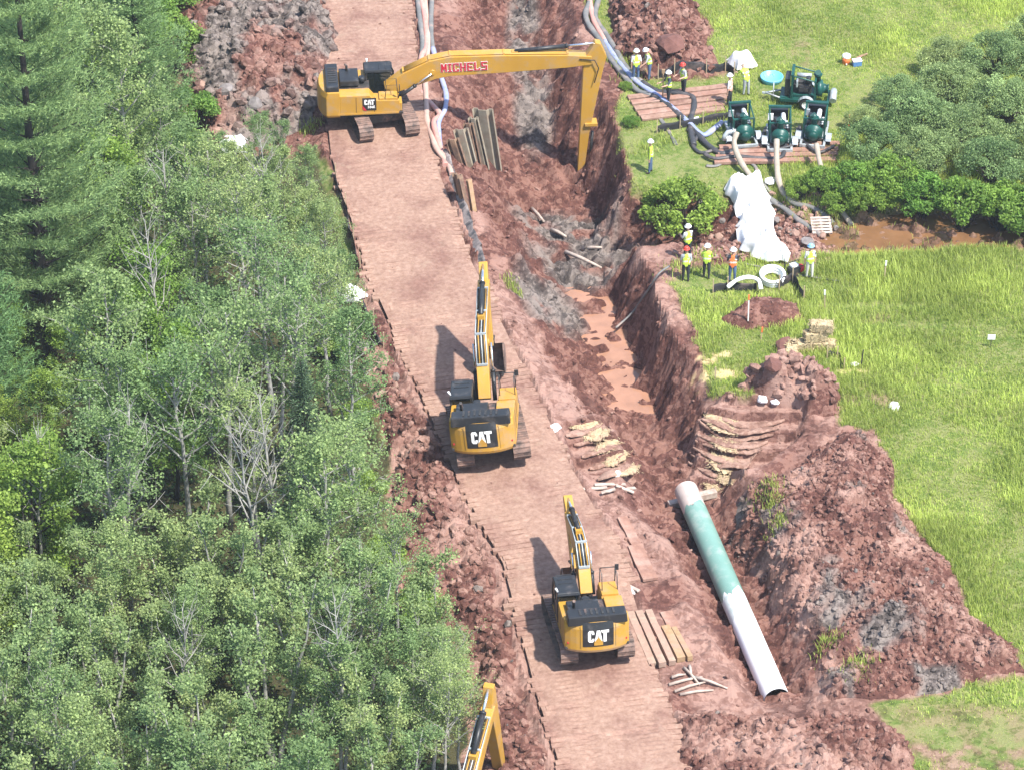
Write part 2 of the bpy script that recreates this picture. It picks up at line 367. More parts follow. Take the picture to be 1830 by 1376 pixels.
SOILPOLY = Gs([(300, -300), (300, 20), (318, 150), (360, 235), (480, 262), (575, 262), (600, 330), (640, 500), (640, 620), (665, 700), (690, 800), (685, 990), (700, 1040), (760, 1070),
               (800, 1120), (830, 1250), (820, 1500), (1660, 1500), (1640, 1376), (1625, 1320), (1560, 1250), (1700, 1222), (1835, 1195), (1815, 1155), (1735, 1100), (1700, 1020),
               (1640, 950), (1595, 870), (1600, 815), (1560, 760), (1500, 750), (1500, 720), (1310, 705), (1275, 690), (1250, 610), (1215, 525), (1190, 500), (1235, 470), (1310, 470),
               (1360, 452), (1410, 470), (1440, 440), (1490, 430), (1480, 395), (1400, 345), (1300, 385), (1180, 395), (1130, 350), (1125, 290), (1105, 240), (1110, 180),
               (1120, 150), (1100, 110), (1060, 40), (1040, -10), (1075, -30), (1215, -30), (1268, 40), (1270, 95), (1295, 120), (1285, 135), (1200, 132), (1140, 135), (1230, -300)])
FOREST = Gs([(-400, -400), (295, -400), (300, 60), (325, 200), (370, 262), (560, 290), (590, 350), (625, 480), (635, 640), (675, 760), (690, 980), (745, 1080), (790, 1150), (815, 1300), (800, 1900), (-600, 1900)])
STEP_R = Gs([(1232, 760), (1300, 730), (1400, 735), (1440, 770), (1430, 800), (1370, 850), (1290, 875), (1240, 850)], -1.0)
STEP_L = Gs([(1000, 770), (1060, 745), (1110, 770), (1150, 840), (1120, 865), (1030, 862)], -.8)
PLATFORM = Gs([(1090, 150), (1340, 120), (1520, 180), (1530, 270), (1500, 290), (1270, 305), (1110, 235)])
def lerp_tab(tab, st):
    i = np.clip(np.floor(st).astype(int), 0, len(tab) - 2); f = st - i
    return tab[i] + (tab[i + 1] - tab[i]) * f[..., None]
def land(X, Y):
    """height and ground-cover shares"""
    sr, dr = along(ROADP, X, Y)
    # travel is towards the camera, so + (right of travel) is the wood's side
    dl = dr
    base = -.28 * sstep(2.4, 3.0, np.abs(dl)) - .65 * sstep(2.6, 5.0, dl)
    base += .25 * (fbm(X * .13, Y * .13, 3, 11) - .5) * sstep(3, 6, np.abs(dl))
    so = sdf(SOILPOLY, X, Y) + (fbm(X * .9, Y * .9, 3, 40) - .5) * .9
    fo = sdf(FOREST, X, Y)
    z = base; fl = np.ones_like(X)
    for P, V, k in ((TRP, TRV, 60), (STP, STV, 61)):
        s, d = along(P, X, Y); q = lerp_tab(V, s)
        wob = (fbm(X * .7, Y * .7, 3, k) - .5) * .9
        d2 = d + wob
        run = np.where(d2 > 0, q[..., 2], q[..., 3])       # right of travel (towards camera) is the wood's side = 'left run'
        tt = np.clip((np.abs(d2) - q[..., 1]) / run, 0, 1)
        if k == 60: fl = sstep(-.02, .22, tt)
        zz = q[..., 0] + (base - q[..., 0]) * (tt * .75 + .25 * tt * tt * (3 - 2 * tt))
        z = np.minimum(z, np.where(tt < 1, zz, z))
    inc = sstep(0.2, 1.2, base - z)
    road = 1 - sstep(2.35, 2.75, np.abs(dl))
    soil = sstep(-.15, .15, so)
    soil = np.maximum(soil, inc)
    # relief
    rough = soil * (1 - road) * (.3 + .7 * fl)
    cl = clod(X * 1.3, Y * 1.3, 3) * .30 + clod(X * 2.9 + 5, Y * 2.9, 13) * .17
    smoothing = sstep(.35, .6, fbm(X * .22, Y * .22, 3, 70))
    z = z + rough * (cl * (.35 + .65 * smoothing) + (fbm(X * .8, Y * .8, 4, 21) - .5) * .35)
    # gullies running down the steep faces
    steep = sstep(.15, .8, inc) * (1 - sstep(.93, 1, (base - z) / 4.0))
    z = z + steep * ((fbm(X * 1.0, Y * 3.2, 4, 33) - .5) * 1.0 + (fbm(X * 2.0, Y * 2.6, 2, 37) - .5) * .55 + (clod(X * 1.5, Y * 2.6, 35) - .3) * .42)
    # ribs left by the bucket
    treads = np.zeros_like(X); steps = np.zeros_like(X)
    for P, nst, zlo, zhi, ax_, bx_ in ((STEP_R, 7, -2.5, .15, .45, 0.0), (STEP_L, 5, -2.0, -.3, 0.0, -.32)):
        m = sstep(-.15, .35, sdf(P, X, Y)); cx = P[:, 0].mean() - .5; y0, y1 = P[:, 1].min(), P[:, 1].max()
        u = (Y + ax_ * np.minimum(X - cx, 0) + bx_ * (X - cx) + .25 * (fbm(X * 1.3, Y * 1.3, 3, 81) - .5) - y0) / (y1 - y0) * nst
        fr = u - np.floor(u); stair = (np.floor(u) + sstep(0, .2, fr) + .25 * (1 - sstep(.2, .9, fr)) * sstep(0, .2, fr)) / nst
        treads = np.maximum(treads, m * (.15 + .85 * sstep(.22, .4, fr))); steps = np.maximum(steps, m)  # mask for soil colour: risers painted dark as if shaded, treads pale
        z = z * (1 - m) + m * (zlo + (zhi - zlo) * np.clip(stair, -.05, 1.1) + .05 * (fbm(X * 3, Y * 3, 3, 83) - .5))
    z = z - road * .26 + (1 - soil) * (fbm(X * .5, Y * .5, 3, 90) - .5) * .14
    pl = sstep(-.8, .3, sdf(PLATFORM, X, Y))
    z = z + pl * (np.maximum(z, -.22) - z) * 0.0
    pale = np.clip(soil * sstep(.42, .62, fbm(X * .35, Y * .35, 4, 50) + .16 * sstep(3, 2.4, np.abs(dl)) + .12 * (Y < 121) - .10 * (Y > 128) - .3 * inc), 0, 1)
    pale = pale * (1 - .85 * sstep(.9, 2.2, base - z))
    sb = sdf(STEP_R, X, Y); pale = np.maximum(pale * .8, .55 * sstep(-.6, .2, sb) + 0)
    pale = pale * (1 - steps) + treads * steps  # shade of the step risers put into the soil colour
    grey = np.zeros_like(X)
    for (px, py, zz, rx, ry) in ((935, 60, -2, 1.0, 5.5), (955, 190, -2.4, 1.2, 4.0), (1040, 470, -3, 3.0, 2.6), (1000, 400, -3.4, 2.6, 2.2), (1060, 400, -2.5, 1.5, 2.0), (980, 520, -1.2, 2.0, 2.5)):
        cx, cy = G(px, py, zz); e = ((X - cx) / rx) ** 2 + ((Y - cy) / ry) ** 2
        grey = np.maximum(grey, (1 - sstep(.3, 1.2, e)) * sstep(.38, .6, fbm(X * .9, Y * .9, 4, 55) + .12))
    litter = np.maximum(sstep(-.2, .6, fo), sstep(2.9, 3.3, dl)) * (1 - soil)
    straw = np.zeros_like(X)
    for (px, py, rx, ry) in ((1265, 635, .5, .45), (1300, 660, .6, .4), (1290, 625, .5, .3), (1250, 665, .5, .5), (1530, 655, .9, .25)):
        cx, cy = G(px, py); e = ((X - cx) / rx) ** 2 + ((Y - cy) / ry) ** 2
        straw = np.maximum(straw, (1 - sstep(.5, 1.3, e)) * sstep(.40, .58, fbm(X * 2.4, Y * 2.4, 4, 57) + .06) * (1 - inc))
    turf = 1 - soil
    # soil ground worn through the turf at the lower right
    for (px, py, rx, ry, a) in ((1760, 1345, 8, 1.0, .8), (1700, 1290, 6, 1.6, .4), (1560, 700, 1.4, 1.0, .6), (1560, 560, 1.2, .5, .5), (1430, 75, .5, 3, .4)):
        cx, cy = G(px, py); e = ((X - cx) / rx) ** 2 + ((Y - cy) / ry) ** 2
        m = (1 - sstep(.4, 1.3, e)) * sstep(.3, .65, fbm(X * 1.5, Y * 1.5, 4, 66)) * a; turf = turf * (1 - m); pale = np.maximum(pale, m)
    return z, dict(pale=pale, grey=grey, turf=turf, litter=litter, straw=straw), soil, fo
STEP = .11
def axis(lo, hi):
    inner = np.arange(lo, hi + 1e-6, STEP); g = STEP * 1.35 ** np.arange(1, 40); g = np.cumsum(g); g = g[g < 5000]
    return np.concatenate([(lo - g)[::-1], inner, hi + g])
AX, AY = axis(-30.0, 30.0), axis(83.0, 162.0)
GX, GY = np.meshgrid(AX, AY)
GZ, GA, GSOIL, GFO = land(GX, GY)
far = np.maximum(np.maximum(-32 - GX, GX - 32), np.maximum(80 - GY, GY - 165)); GZ = np.where(far > 3, -.4, GZ)
nx, ny = len(AX), len(AY)
ii = np.arange(nx * ny).reshape(ny, nx)
FQ = np.stack([ii[:-1, :-1].ravel(), ii[:-1, 1:].ravel(), ii[1:, 1:].ravel(), ii[1:, :-1].ravel()], 1)
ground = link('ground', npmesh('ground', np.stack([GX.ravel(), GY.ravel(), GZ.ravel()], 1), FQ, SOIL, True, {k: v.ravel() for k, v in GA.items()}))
ground.data.polygons.foreach_set('use_smooth', (GSOIL.ravel()[FQ[:, 0]] < .5))
ground['kind'] = 'structure'
HEAPS = []     # (x0, y0, step, Z array) for standing things on heaps
def bil(xa, ya, A, x, y):
    i = int(np.clip(np.searchsorted(xa, x) - 1, 0, len(xa) - 2)); j = int(np.clip(np.searchsorted(ya, y) - 1, 0, len(ya) - 2))
    f = (x - xa[i]) / (xa[i + 1] - xa[i]); g = (y - ya[j]) / (ya[j + 1] - ya[j])
    return float((A[j, i] * (1 - f) + A[j, i + 1] * f) * (1 - g) + (A[j + 1, i] * (1 - f) + A[j + 1, i + 1] * f) * g)
def Z(x, y):
    z = bil(AX, AY, GZ, x, y)
    for xa, ya, A in HEAPS:
        if xa[0] < x < xa[-1] and ya[0] < y < ya[-1]: z = max(z, bil(xa, ya, A, x, y))
    return z
def at(px, py, up=0.0):
    """the place on the land that the picture point shows"""
    z = 0.0; d = 1.0
    lo, hi = 3.0, -5.0; last = None
    zz = 3.0
    while zz > -5:
        x, y = G(px, py, zz)
        if Z(x, y) >= zz: break
        zz -= .06
    x, y = G(px, py, zz)
    return Vector((x, y, Z(x, y) + up))

# ------------------------------------------------------------------ spoil heaps and clods
def heap(label, poly, hmax, slope, seed, grey=0.0, pale=.3, amp=1.0, step=.085, cs=1.5):
    P = Gs(poly); lo = P.min(0) - .4; hi = P.max(0) + .4
    xa, ya = np.arange(lo[0], hi[0], step), np.arange(lo[1], hi[1], step); X, Y = np.meshgrid(xa, ya)
    d = sdf(P, X, Y) + (fbm(X * .8, Y * .8, 3, seed) - .5) * 1.0
    b, ga, _, _ = land(X, Y)
    dd = np.maximum(d, 0)
    m = hmax * (1 - np.exp(-slope * dd / hmax)) * (.62 + .76 * fbm(X * .45, Y * .45, 4, seed + 3))
    ed = sstep(0, .6, dd)
    z = b + m + amp * ed * (clod(X * cs, Y * cs, seed + 5) * .34 + clod(X * cs * 2.3, Y * cs * 2.3, seed + 9) * .16 + (fbm(X * 2.5, Y * 2.5, 3, seed + 7) - .5) * .12)
    z = np.where(d > 0, z, b - .12 + .1 * np.maximum(d, -.6))
    keep = (d > -.35)
    ids = np.arange(X.size).reshape(X.shape)
    F = np.stack([ids[:-1, :-1].ravel(), ids[:-1, 1:].ravel(), ids[1:, 1:].ravel(), ids[1:, :-1].ravel()], 1)
    F = F[keep.ravel()[F].all(1)]
    used = np.unique(F); mp = np.full(X.size, -1); mp[used] = np.arange(len(used))
    gm = np.clip(sstep(.62 - grey * .45, .78 - grey * .35, fbm(X * .55, Y * .55, 4, seed + 20)), 0, 1) * (1 if grey > 0 else 0)
    pm = sstep(.66 - pale * .4, .86 - pale * .4, fbm(X * .5, Y * .5, 4, seed + 30))
    zero = np.zeros(len(used))
    me = npmesh('spoil_heap', np.stack([X.ravel(), Y.ravel(), z.ravel()], 1)[used], mp[F], SOIL, False,
                dict(pale=pm.ravel()[used], grey=gm.ravel()[used], turf=zero, litter=zero, straw=zero))
    o = link('spoil_heap', me); tag(o, label, 'soil heap', 'spoil heaps beside the trench')
    HEAPS.append((xa, ya, np.where(keep, z, -9.0)))
    return o, X[d > .15], Y[d > .15], z[d > .15], gm[d > .15], pm[d > .15]
def rock_proto(seed, sub=0):
    import bmesh
    rnd = random.Random(seed); bm = bmesh.new(); bmesh.ops.create_icosphere(bm, subdivisions=1 + sub, radius=1.0)
    sx, sy, sz = rnd.uniform(.75, 1.25), rnd.uniform(.7, 1.1), rnd.uniform(.5, .8)
    pl = [(Vector((rnd.gauss(0, 1), rnd.gauss(0, 1), rnd.gauss(0, 1))).normalized(), rnd.uniform(.55, .85)) for _ in range(7)]
    for v in bm.verts:
        p = v.co * rnd.uniform(.88, 1.12)
        for nrm, dd in pl:
            q = p.dot(nrm)
            if q > dd: p -= nrm * (q - dd)
        v.co = (p.x * sx, p.y * sy, p.z * sz)
    V = np.array([v.co for v in bm.verts]); F = np.array([[l.index for l in f.verts] for f in bm.faces]); bm.free(); return V, F
PROTO = [rock_proto(s) for s in range(8)]
BIGP = [rock_proto(100 + s, 1) for s in range(6)]
RNG = np.random.default_rng(5)
def rotm(n):
    q = RNG.normal(size=(n, 4)); q /= np.linalg.norm(q, axis=1)[:, None]; a, b, c, d = q.T
    return np.stack([np.stack([1 - 2 * (c * c + d * d), 2 * (b * c - a * d), 2 * (b * d + a * c)], -1),
                     np.stack([2 * (b * c + a * d), 1 - 2 * (b * b + d * d), 2 * (c * d - a * b)], -1),
                     np.stack([2 * (b * d - a * c), 2 * (c * d + a * b), 1 - 2 * (b * b + c * c)], -1)], 1)
def clods(name, X, Y, Zs, size, parent=None, grey=None, pale=None):
    Vs, Fs, A1, A2, base = [], [], [], [], 0
    n = len(X); Rm = rotm(n); k = RNG.integers(0, len(PROTO), n)
    for p in range(len(PROTO)):
        sel = np.where(k == p)[0]
        if not len(sel): continue
        V, F = PROTO[p]
        W = np.einsum('nij,vj->nvi', Rm[sel], V) * size[sel, None, None] + np.stack([X[sel], Y[sel], Zs[sel] + size[sel] * .15], 1)[:, None, :]
        Vs.append(W.reshape(-1, 3)); Fs.append((F[None] + (np.arange(len(sel)) * len(V))[:, None, None] + base).reshape(-1, 3)); base += len(sel) * len(V)
        A1.append(np.repeat((grey if grey is not None else np.zeros(n))[sel], len(V))); A2.append(np.repeat((pale if pale is not None else np.zeros(n))[sel], len(V)))
    V = np.concatenate(Vs); z0 = np.zeros(len(V))
    o = link(name, npmesh(name, V, np.concatenate(Fs), SOIL, False, dict(grey=np.concatenate(A1), pale=np.concatenate(A2), turf=z0, litter=z0, straw=z0)), parent)
    o['kind'] = 'stuff'; return o
def heap_clods(h, per_m2, smin, smax):
    o, X, Y, zz, g, p = h; n = int(len(X) * .085 ** 2 * per_m2); i = RNG.integers(0, len(X), n)
    sz = smin + (smax - smin) * RNG.random(n) ** 3.2
    clods('clods', X[i], Y[i], zz[i], sz, o, np.clip(g[i] + (RNG.random(n) < .015), 0, 1), np.clip(p[i] * .7 + RNG.random(n) ** 2 * .8, 0, 1))
H1 = heap('high dark spoil heap with grey clay slabs behind the long-reach excavator', [(295, -120), (560, -120), (602, 60), (592, 140), (560, 205), (480, 232), (390, 240), (350, 195), (315, 110)], 2.3, 1.1, 200, .45, .08, 1.3, cs=1.1)
H2 = heap('red-brown spoil heap behind the black silt fence and the hoses', [(1085, -80), (1210, -80), (1262, 40), (1268, 95), (1290, 122), (1210, 134), (1150, 130), (1100, 85), (1080, 20)], 1.7, 1.0, 230, 0, .12, 1.25, cs=1.2)
H3 = heap('small round heap of loose brown soil in the grass by the white hose coil', [(1285, 562), (1310, 540), (1365, 530), (1420, 540), (1436, 562), (1400, 580), (1340, 582)], 1.0, 1.0, 260, 0, 0, .45, cs=2.2)
H4 = heap('steep heap of big red clay lumps below the straw bales', [(1308, 700), (1345, 672), (1420, 662), (1490, 668), (1514, 700), (1502, 738), (1440, 744), (1420, 728), (1350, 712)], 2.7, 2.0, 290, .0, .35, 1.5, cs=1.3)
H5 = heap('long wide spoil heap of pinkish clods along the pipe trench and meadow', [(1408, 842), (1440, 800), (1500, 765), (1560, 772), (1602, 830), (1592, 872), (1640, 950), (1692, 1012), (1722, 1082), (1812, 1158), (1838, 1192), (1700, 1218), (1560, 1242), (1490, 1232), (1418, 1130), (1355, 1000), (1305, 920), (1318, 875)], 1.35, .8, 320, .05, .38, 1.15, cs=1.35)
H6 = heap('low ridge of churned red soil in front of the white pipe end', [(1195, 1272), (1300, 1262), (1420, 1272), (1520, 1262), (1602, 1292), (1630, 1330), (1660, 1470), (1240, 1470)], .55, .7, 350, 0, .5, 1.1, cs=1.5)
H7 = heap('rough red soil bank between the wood and the timber road', [(640, 610), (690, 610), (725, 710), (790, 800), (818, 880), (868, 985), (905, 1100), (925, 1240), (960, 1320), (980, 1470), (830, 1480), (850, 1240), (860, 1160), (770, 1085), (695, 995), (705, 810), (665, 680)], .55, .6, 380, 0, .42, 1.1, cs=1.4)
for h, d, a, b in ((H1, 16, .06, .42), (H2, 22, .05, .34), (H3, 20, .03, .10), (H4, 18, .06, .42), (H5, 55, .03, .19), (H6, 18, .04, .24), (H7, 20, .04, .30)): heap_clods(h, d, a, b)
# loose clods over the worked soil and down the trench sides
m = (GSOIL > .9) & (np.abs(GX) < 29) & (GY > 86) & (GY < 160)
sr_, dr_ = along(ROADP, GX[m], GY[m]); off = np.abs(dr_) > 2.75
cxs, cys, czs = GX[m][off], GY[m][off], GZ[m][off]; gg = GA['grey'][m][off]; pp = GA['pale'][m][off]
dens = sstep(.35, .65, fbm(cxs * .5, cys * .5, 3, 77)); pick = RNG.random(len(cxs)) < .085 * dens
cxs, cys, czs, gg, pp = cxs[pick], cys[pick], czs[pick], gg[pick], pp[pick]
sz = .025 + .15 * RNG.random(len(cxs)) ** 3.5
o = clods('loose_clods', cxs, cys, czs, sz, None, gg, np.clip(pp * .6 + RNG.random(len(cxs)) ** 3, 0, 1))
tag(o, 'loose clods and stones strewn over the worked red soil', 'clods')
on = ~off; rx_, ry_ = GX[m][on], GY[m][on]
pick = RNG.random(len(rx_)) < .004; rx_, ry_ = rx_[pick], ry_[pick]
o = clods('mud_crumbs', rx_, ry_, np.full(len(rx_), .03), .02 + .09 * RNG.random(len(rx_)) ** 4, None, None, np.full(len(rx_), .6))
tag(o, 'mud crumbs fallen from tracks onto the timber road', 'mud')
n_ = 1500; bx_ = RNG.uniform(1200, 1490, n_); by_ = RNG.uniform(345, 468, n_); ok_ = by_ > 470 - (bx_ - 1150) * .42
PQ = np.array([at(a, b) for a, b in zip(bx_[ok_], by_[ok_])]); o = clods('bank_stones', PQ[:, 0], PQ[:, 1], PQ[:, 2], .04 + .14 * RNG.random(len(PQ)) ** 3, None, (RNG.random(len(PQ)) < .15) * 1.0, np.full(len(PQ), 1.0))
tag(o, 'small pink stones covering the rocky creek bank', 'stones')
def boulder(px, py, size, mat, label, flat=1.0, rz=None, k=None, up=.0):
    V, F = BIGP[random.randrange(len(BIGP)) if k is None else k]
    o = link('boulder', npmesh('boulder', V * size, F, mat)); p = at(px, py)
    o.location = (p.x, p.y, p.z + size * .2 + up); o.scale = (1, 1, flat); o.rotation_euler = (jd(-.3, .3), jd(-.3, .3), rz if rz is not None else jd(0, 6)); return tag(o, label, 'boulder', 'boulders lying in the spoil and by the creek')
boulder(357, 155, .42, ROCKP, 'upright pink boulder at the wood edge of the dark spoil heap')
boulder(372, 200, .34, ROCKG, 'rounded grey boulder at the foot of the dark spoil heap')
boulder(405, 165, .5, ROCKG, 'broad grey clay boulder in the dark spoil heap')
boulder(455, 190, .45, ROCKG, 'squat grey boulder low on the dark spoil heap')
boulder(650, 625, .42, ROCKG, 'pale grey boulder lying by the black silt fabric at the road edge')
boulder(1195, 97, .95, ROCKR, 'huge flat-faced block of red clay behind the silt fence', .9, .4, 2, .2)
boulder(1405, 625, .62, ROCKR, 'big red clay lump crowning the steep heap', 1, 1.0, 1)
boulder(1380, 655, .45, ROCKR, 'red clay lump halfway up the steep heap', 1, 2.0, 3)
for i, (px, py, s) in enumerate(((1260, 372, .42), (1285, 430, .30), (1340, 440, .22), (1385, 400, .26), (1420, 420, .30), (1432, 385, .28), (1445, 440, .34), (1400, 440, .20), (1460, 395, .22), (1290, 400, .2), (1225, 395, .25), (1310, 455, .22), (1415, 365, .22), (1380, 350, .2), (1470, 425, .2), (1365, 425, .2))):
    boulder(px, py, s, ROCKP if i % 3 else ROCKG, ('pinkish stone' if i % 3 else 'greyish stone') + ' on the rocky creek bank by the white sheet')

# ------------------------------------------------------------------ water
def sheet(name, pts, z, mat, kind='structure', n=40):
    P = Gs(pts, z); me = bpy.data.meshes.new(name); me.from_pydata([(x, y, z) for x, y in P], [], [list(range(len(P)))]); me.materials.append(mat)
    o = link(name, me); o['kind'] = kind; return o
sheet('creek', [(2600, 360), (2600, 560), (1960, 520), (1780, 480), (1640, 480), (1500, 470), (1440, 440), (1480, 400), (1640, 370), (1800, 370)], -1.02, BROWNW)
sheet('puddle', [(975, 515), (1150, 510), (1245, 690), (1255, 780), (1090, 785), (1020, 690)], -3.2, PUD)
for (a, b, z_) in (((905, 40), (975, 240), -2.12),):
    pass

# ledges of trodden earth along the dug steps
def ledge(pts):
    P = [at(*p) for p in pts]; S_ = smooth_path(P, 7); n = len(S_); rnd = random.Random(pts[0][0]); V = []
    for i, p in enumerate(S_):
        w1 = .10 + rnd.uniform(-.03, .04); t = min(1, 4 * min(i + .3, n - .7 - i) / n); zz = p.z + .10 + rnd.uniform(-.015, .015)
        for (dy, dz) in ((-w1 * t - .04, -.01), (-w1 * t - .02, .035), (.06, .05), (.30 * t + .1, -.02), (.30 * t + .1, -.2), (0.02, -.12)): V.append((p.x, p.y + dy, zz + dz))
    F = [(i * 6 + k, i * 6 + (k + 1) % 6, i * 6 + 6 + (k + 1) % 6, i * 6 + 6 + k) for i in range(n - 1) for k in range(6)]
    m_ = len(V); o = link('earth_ledge', npmesh('earth_ledge', np.array(V), np.array(F), SOIL, False, dict(pale=np.full(m_, 1.0), grey=np.zeros(m_), turf=np.zeros(m_), litter=np.zeros(m_), straw=np.full(m_, .05))), ground)
for k in range(8):
    ledge([(1258 - 4 * k, 742 + 13 * k), (1290 - 3 * k, 754 + 14 * k), (1322 - 3 * k, 764 + 13 * k), (1362 - 5 * k, 764 + 12.5 * k), (1402 - 10 * k, 756 + 12.5 * k)])
for k in range(5):
    ledge([(1012 + 14 * k, 782 + 20 * k), (1040 + 15 * k, 778 + 18 * k), (1072 + 15 * k, 766 + 18 * k)])

# ------------------------------------------------------------------ the timber road
def road_at(s):
    seg = np.hypot(*np.diff(ROADP, axis=0).T); cum = np.concatenate([[0], np.cumsum(seg)])
    i = int(np.clip(np.searchsorted(cum, s) - 1, 0, len(seg) - 1)); f = (s - cum[i]) / seg[i]
    p = ROADP[i] + (ROADP[i + 1] - ROADP[i]) * f
    a, b = ROADP[max(i - 1, 0)], ROADP[min(i + 2, len(ROADP) - 1)]; d = (b - a) / np.hypot(*(b - a)); return p, d, cum[-1]
TIM = []
for k in range(5):
    mb = MB(); L_ = 4.9 + [0, .12, -.1, .2, -.22][k]; n = 7; vs = []; rnd = random.Random(k)
    for j in range(n):
        x = (j / (n - 1) - .5) * L_; e = rnd.uniform(-.012, .012); hw = .142
        vs += [(x, -hw + e, -.2), (x, hw + e, -.2), (x, hw + e - .02, rnd.uniform(-.012, .012)), (x, -hw + e + .02, rnd.uniform(-.012, .012))]
    fs = [(3, 2, 1, 0), tuple(range(4 * n - 4, 4 * n))]
    for j in range(n - 1):
        for q in range(4): fs.append((4 * j + q, 4 * j + (q + 1) % 4, 4 * j + 4 + (q + 1) % 4, 4 * j + 4 + q))
    mb.add(vs, fs); TIM.append(mb.mesh('timber', TIMBER))
s = 6.0; total = road_at(0)[2]
while s < total - 4:
    p, d, _ = road_at(s); a = math.atan2(d[1], d[0]) - R(90)
    e = thing('timber_mat', 'mud-caked timber mat laid crosswise in the machine road', 'timber mat', (p[0] + jd(-.22, .22), p[1], .0 + jd(-.012, .012)), a + R(180) + jd(-.012, .012), 'timber mats of the machine road')
    for k in range(4):
        t = link('timber', random.choice(TIM), e); t.location = (jd(-.12, .12), (k - 1.5) * .302, jd(-.012, .012)); t.rotation_euler = (jd(-.015, .015), 0, jd(-.006, .006))
    s += 1.245

# dried mud lying over the timbers
u_ = np.arange(-2.42, 2.43, .07); s_ = np.arange(6.0, total - 4, .055)
rp = np.array([np.concatenate(road_at(s)[:2]) for s in s_]); U, S_ = np.meshgrid(u_, s_)
ker = np.ones(41) / 41
dxs = np.convolve(np.pad(rp[:, 2], 20, 'edge'), ker, 'valid'); dys = np.convolve(np.pad(rp[:, 3], 20, 'edge'), ker, 'valid')
MX = rp[:, 0][:, None] - dys[:, None] * U; MY = rp[:, 1][:, None] + dxs[:, None] * U
MZ = -.030 + .10 * fbm(MX * .55, MY * .55, 4, 300) + .035 * (fbm(MX * 3, MY * 3, 3, 310) - .5) - .05 * sstep(1.75, 2.42, np.abs(U) + .5 * (fbm(MX * 1.2, MY * 1.2, 2, 320) - .5)) \
     - .035 * np.exp(-((np.abs(U) - 1.25) / .4) ** 2) * fbm(MX * .5, MY * .3, 3, 330) \
     + .018 * np.sin(S_ * 2 * np.pi / .24 + 2 * fbm(MX, MY, 2, 340)) * np.exp(-((np.abs(U - .3 * (fbm(MX * .1, MY * .1, 2, 350) - .5)) - 1.25) / .45) ** 4) * sstep(.42, .58, fbm(MX * .35, MY * .35, 3, 345))
ids = np.arange(U.size).reshape(U.shape)
mud_o = link('mud_cover', npmesh('mud_cover', np.stack([MX.ravel(), MY.ravel(), MZ.ravel()], 1), np.stack([ids[:-1, :-1].ravel(), ids[:-1, 1:].ravel(), ids[1:, 1:].ravel(), ids[1:, :-1].ravel()], 1), TIMBER, True))
mud_o['kind'] = 'structure'

# ------------------------------------------------------------------ lettering
def text_mesh(body, size, offset=0.0, extrude=.004, mat=None, shear=0, spacing=1.0):
    c = bpy.data.curves.new('lettering', 'FONT'); c.body = body; c.size = size; c.offset = offset; c.extrude = extrude; c.align_x = 'CENTER'; c.align_y = 'CENTER'; c.space_character = spacing
    c.resolution_u = 4
    o = bpy.data.objects.new('lettering', c); COL.objects.link(o); dg = bpy.context.evaluated_depsgraph_get()
    me = bpy.data.meshes.new_from_object(o.evaluated_get(dg)); bpy.data.objects.remove(o); me.materials.clear(); me.materials.append(mat)
    xs = [v.co.x for v in me.vertices]; ys = [v.co.y for v in me.vertices]
    cx, cy = (min(xs) + max(xs)) / 2, (min(ys) + max(ys)) / 2
    for v in me.vertices: v.co.x -= cx; v.co.y -= cy
    me.name = 'lettering'; return me, max(xs) - min(xs), max(ys) - min(ys)
def letters(poly_list, mat):
    mb = MB()
    for poly in poly_list: mb.prism(poly, lambda u, v, w: Vector((u, v, w)), 0, .006)
    return mb.mesh('lettering', mat)
def cat_letters():
    """heavy C A T in a 1.0 wide, .62 high field, built as stroke polygons"""
    h = .31; L = []
    C = [(-.20, -.12), (-.20, -.20), (-.26, -h), (-.44, -h), (-.5, -.22), (-.5, .22), (-.44, h), (-.26, h), (-.20, .20), (-.20, .10), (-.31, .10), (-.31, .17), (-.34, .20), (-.36, .17), (-.36, -.17), (-.34, -.20), (-.31, -.17), (-.31, -.12)]
    A = [(-.19, -h), (-.08, h), (.08, h), (.19, -h), (.05, -h), (.04, -.2), (0, .12), (-.04, -.2), (-.05, -h)]
    T = [(.12, h), (.5, h), (.5, .17), (.385, .17), (.385, -h), (.235, -h), (.235, .17), (.16, .17)]
    return [C, A, T]

# ------------------------------------------------------------------ excavators
def seg_poly(pts):
    """[(x,z,half thickness)] centre line -> closed outline"""
    up, dn = [], []
    for i, (x, z, t) in enumerate(pts):
        a, b = pts[max(i - 1, 0)], pts[min(i + 1, len(pts) - 1)]
        dx, dz = b[0] - a[0], b[1] - a[1]; l = math.hypot(dx, dz); nx_, nz = -dz / l, dx / l
        up.append((x + nx_ * t, z + nz * t)); dn.append((x - nx_ * t, z - nz * t))
    return up + dn[::-1]
def cyl(name, a, b, frac, r, parent, y=0.0, sub=True):
    """hydraulic cylinder: black barrel from a, chrome rod to b"""
    a, b = Vector((a[0], y, a[1])), Vector((b[0], y, b[1])); m = a + (b - a) * frac
    mb = MB(); mb.tube([a, m], r, 10); mb.tube([m - (b - a).normalized() * .06, m + (b - a).normalized() * .04], r * 1.2, 10); o = mb.obj(name, BLK, parent)
    mr = MB(); mr.tube([m, b], r * .55, 8); mr.obj('rod', CHR, o); return o
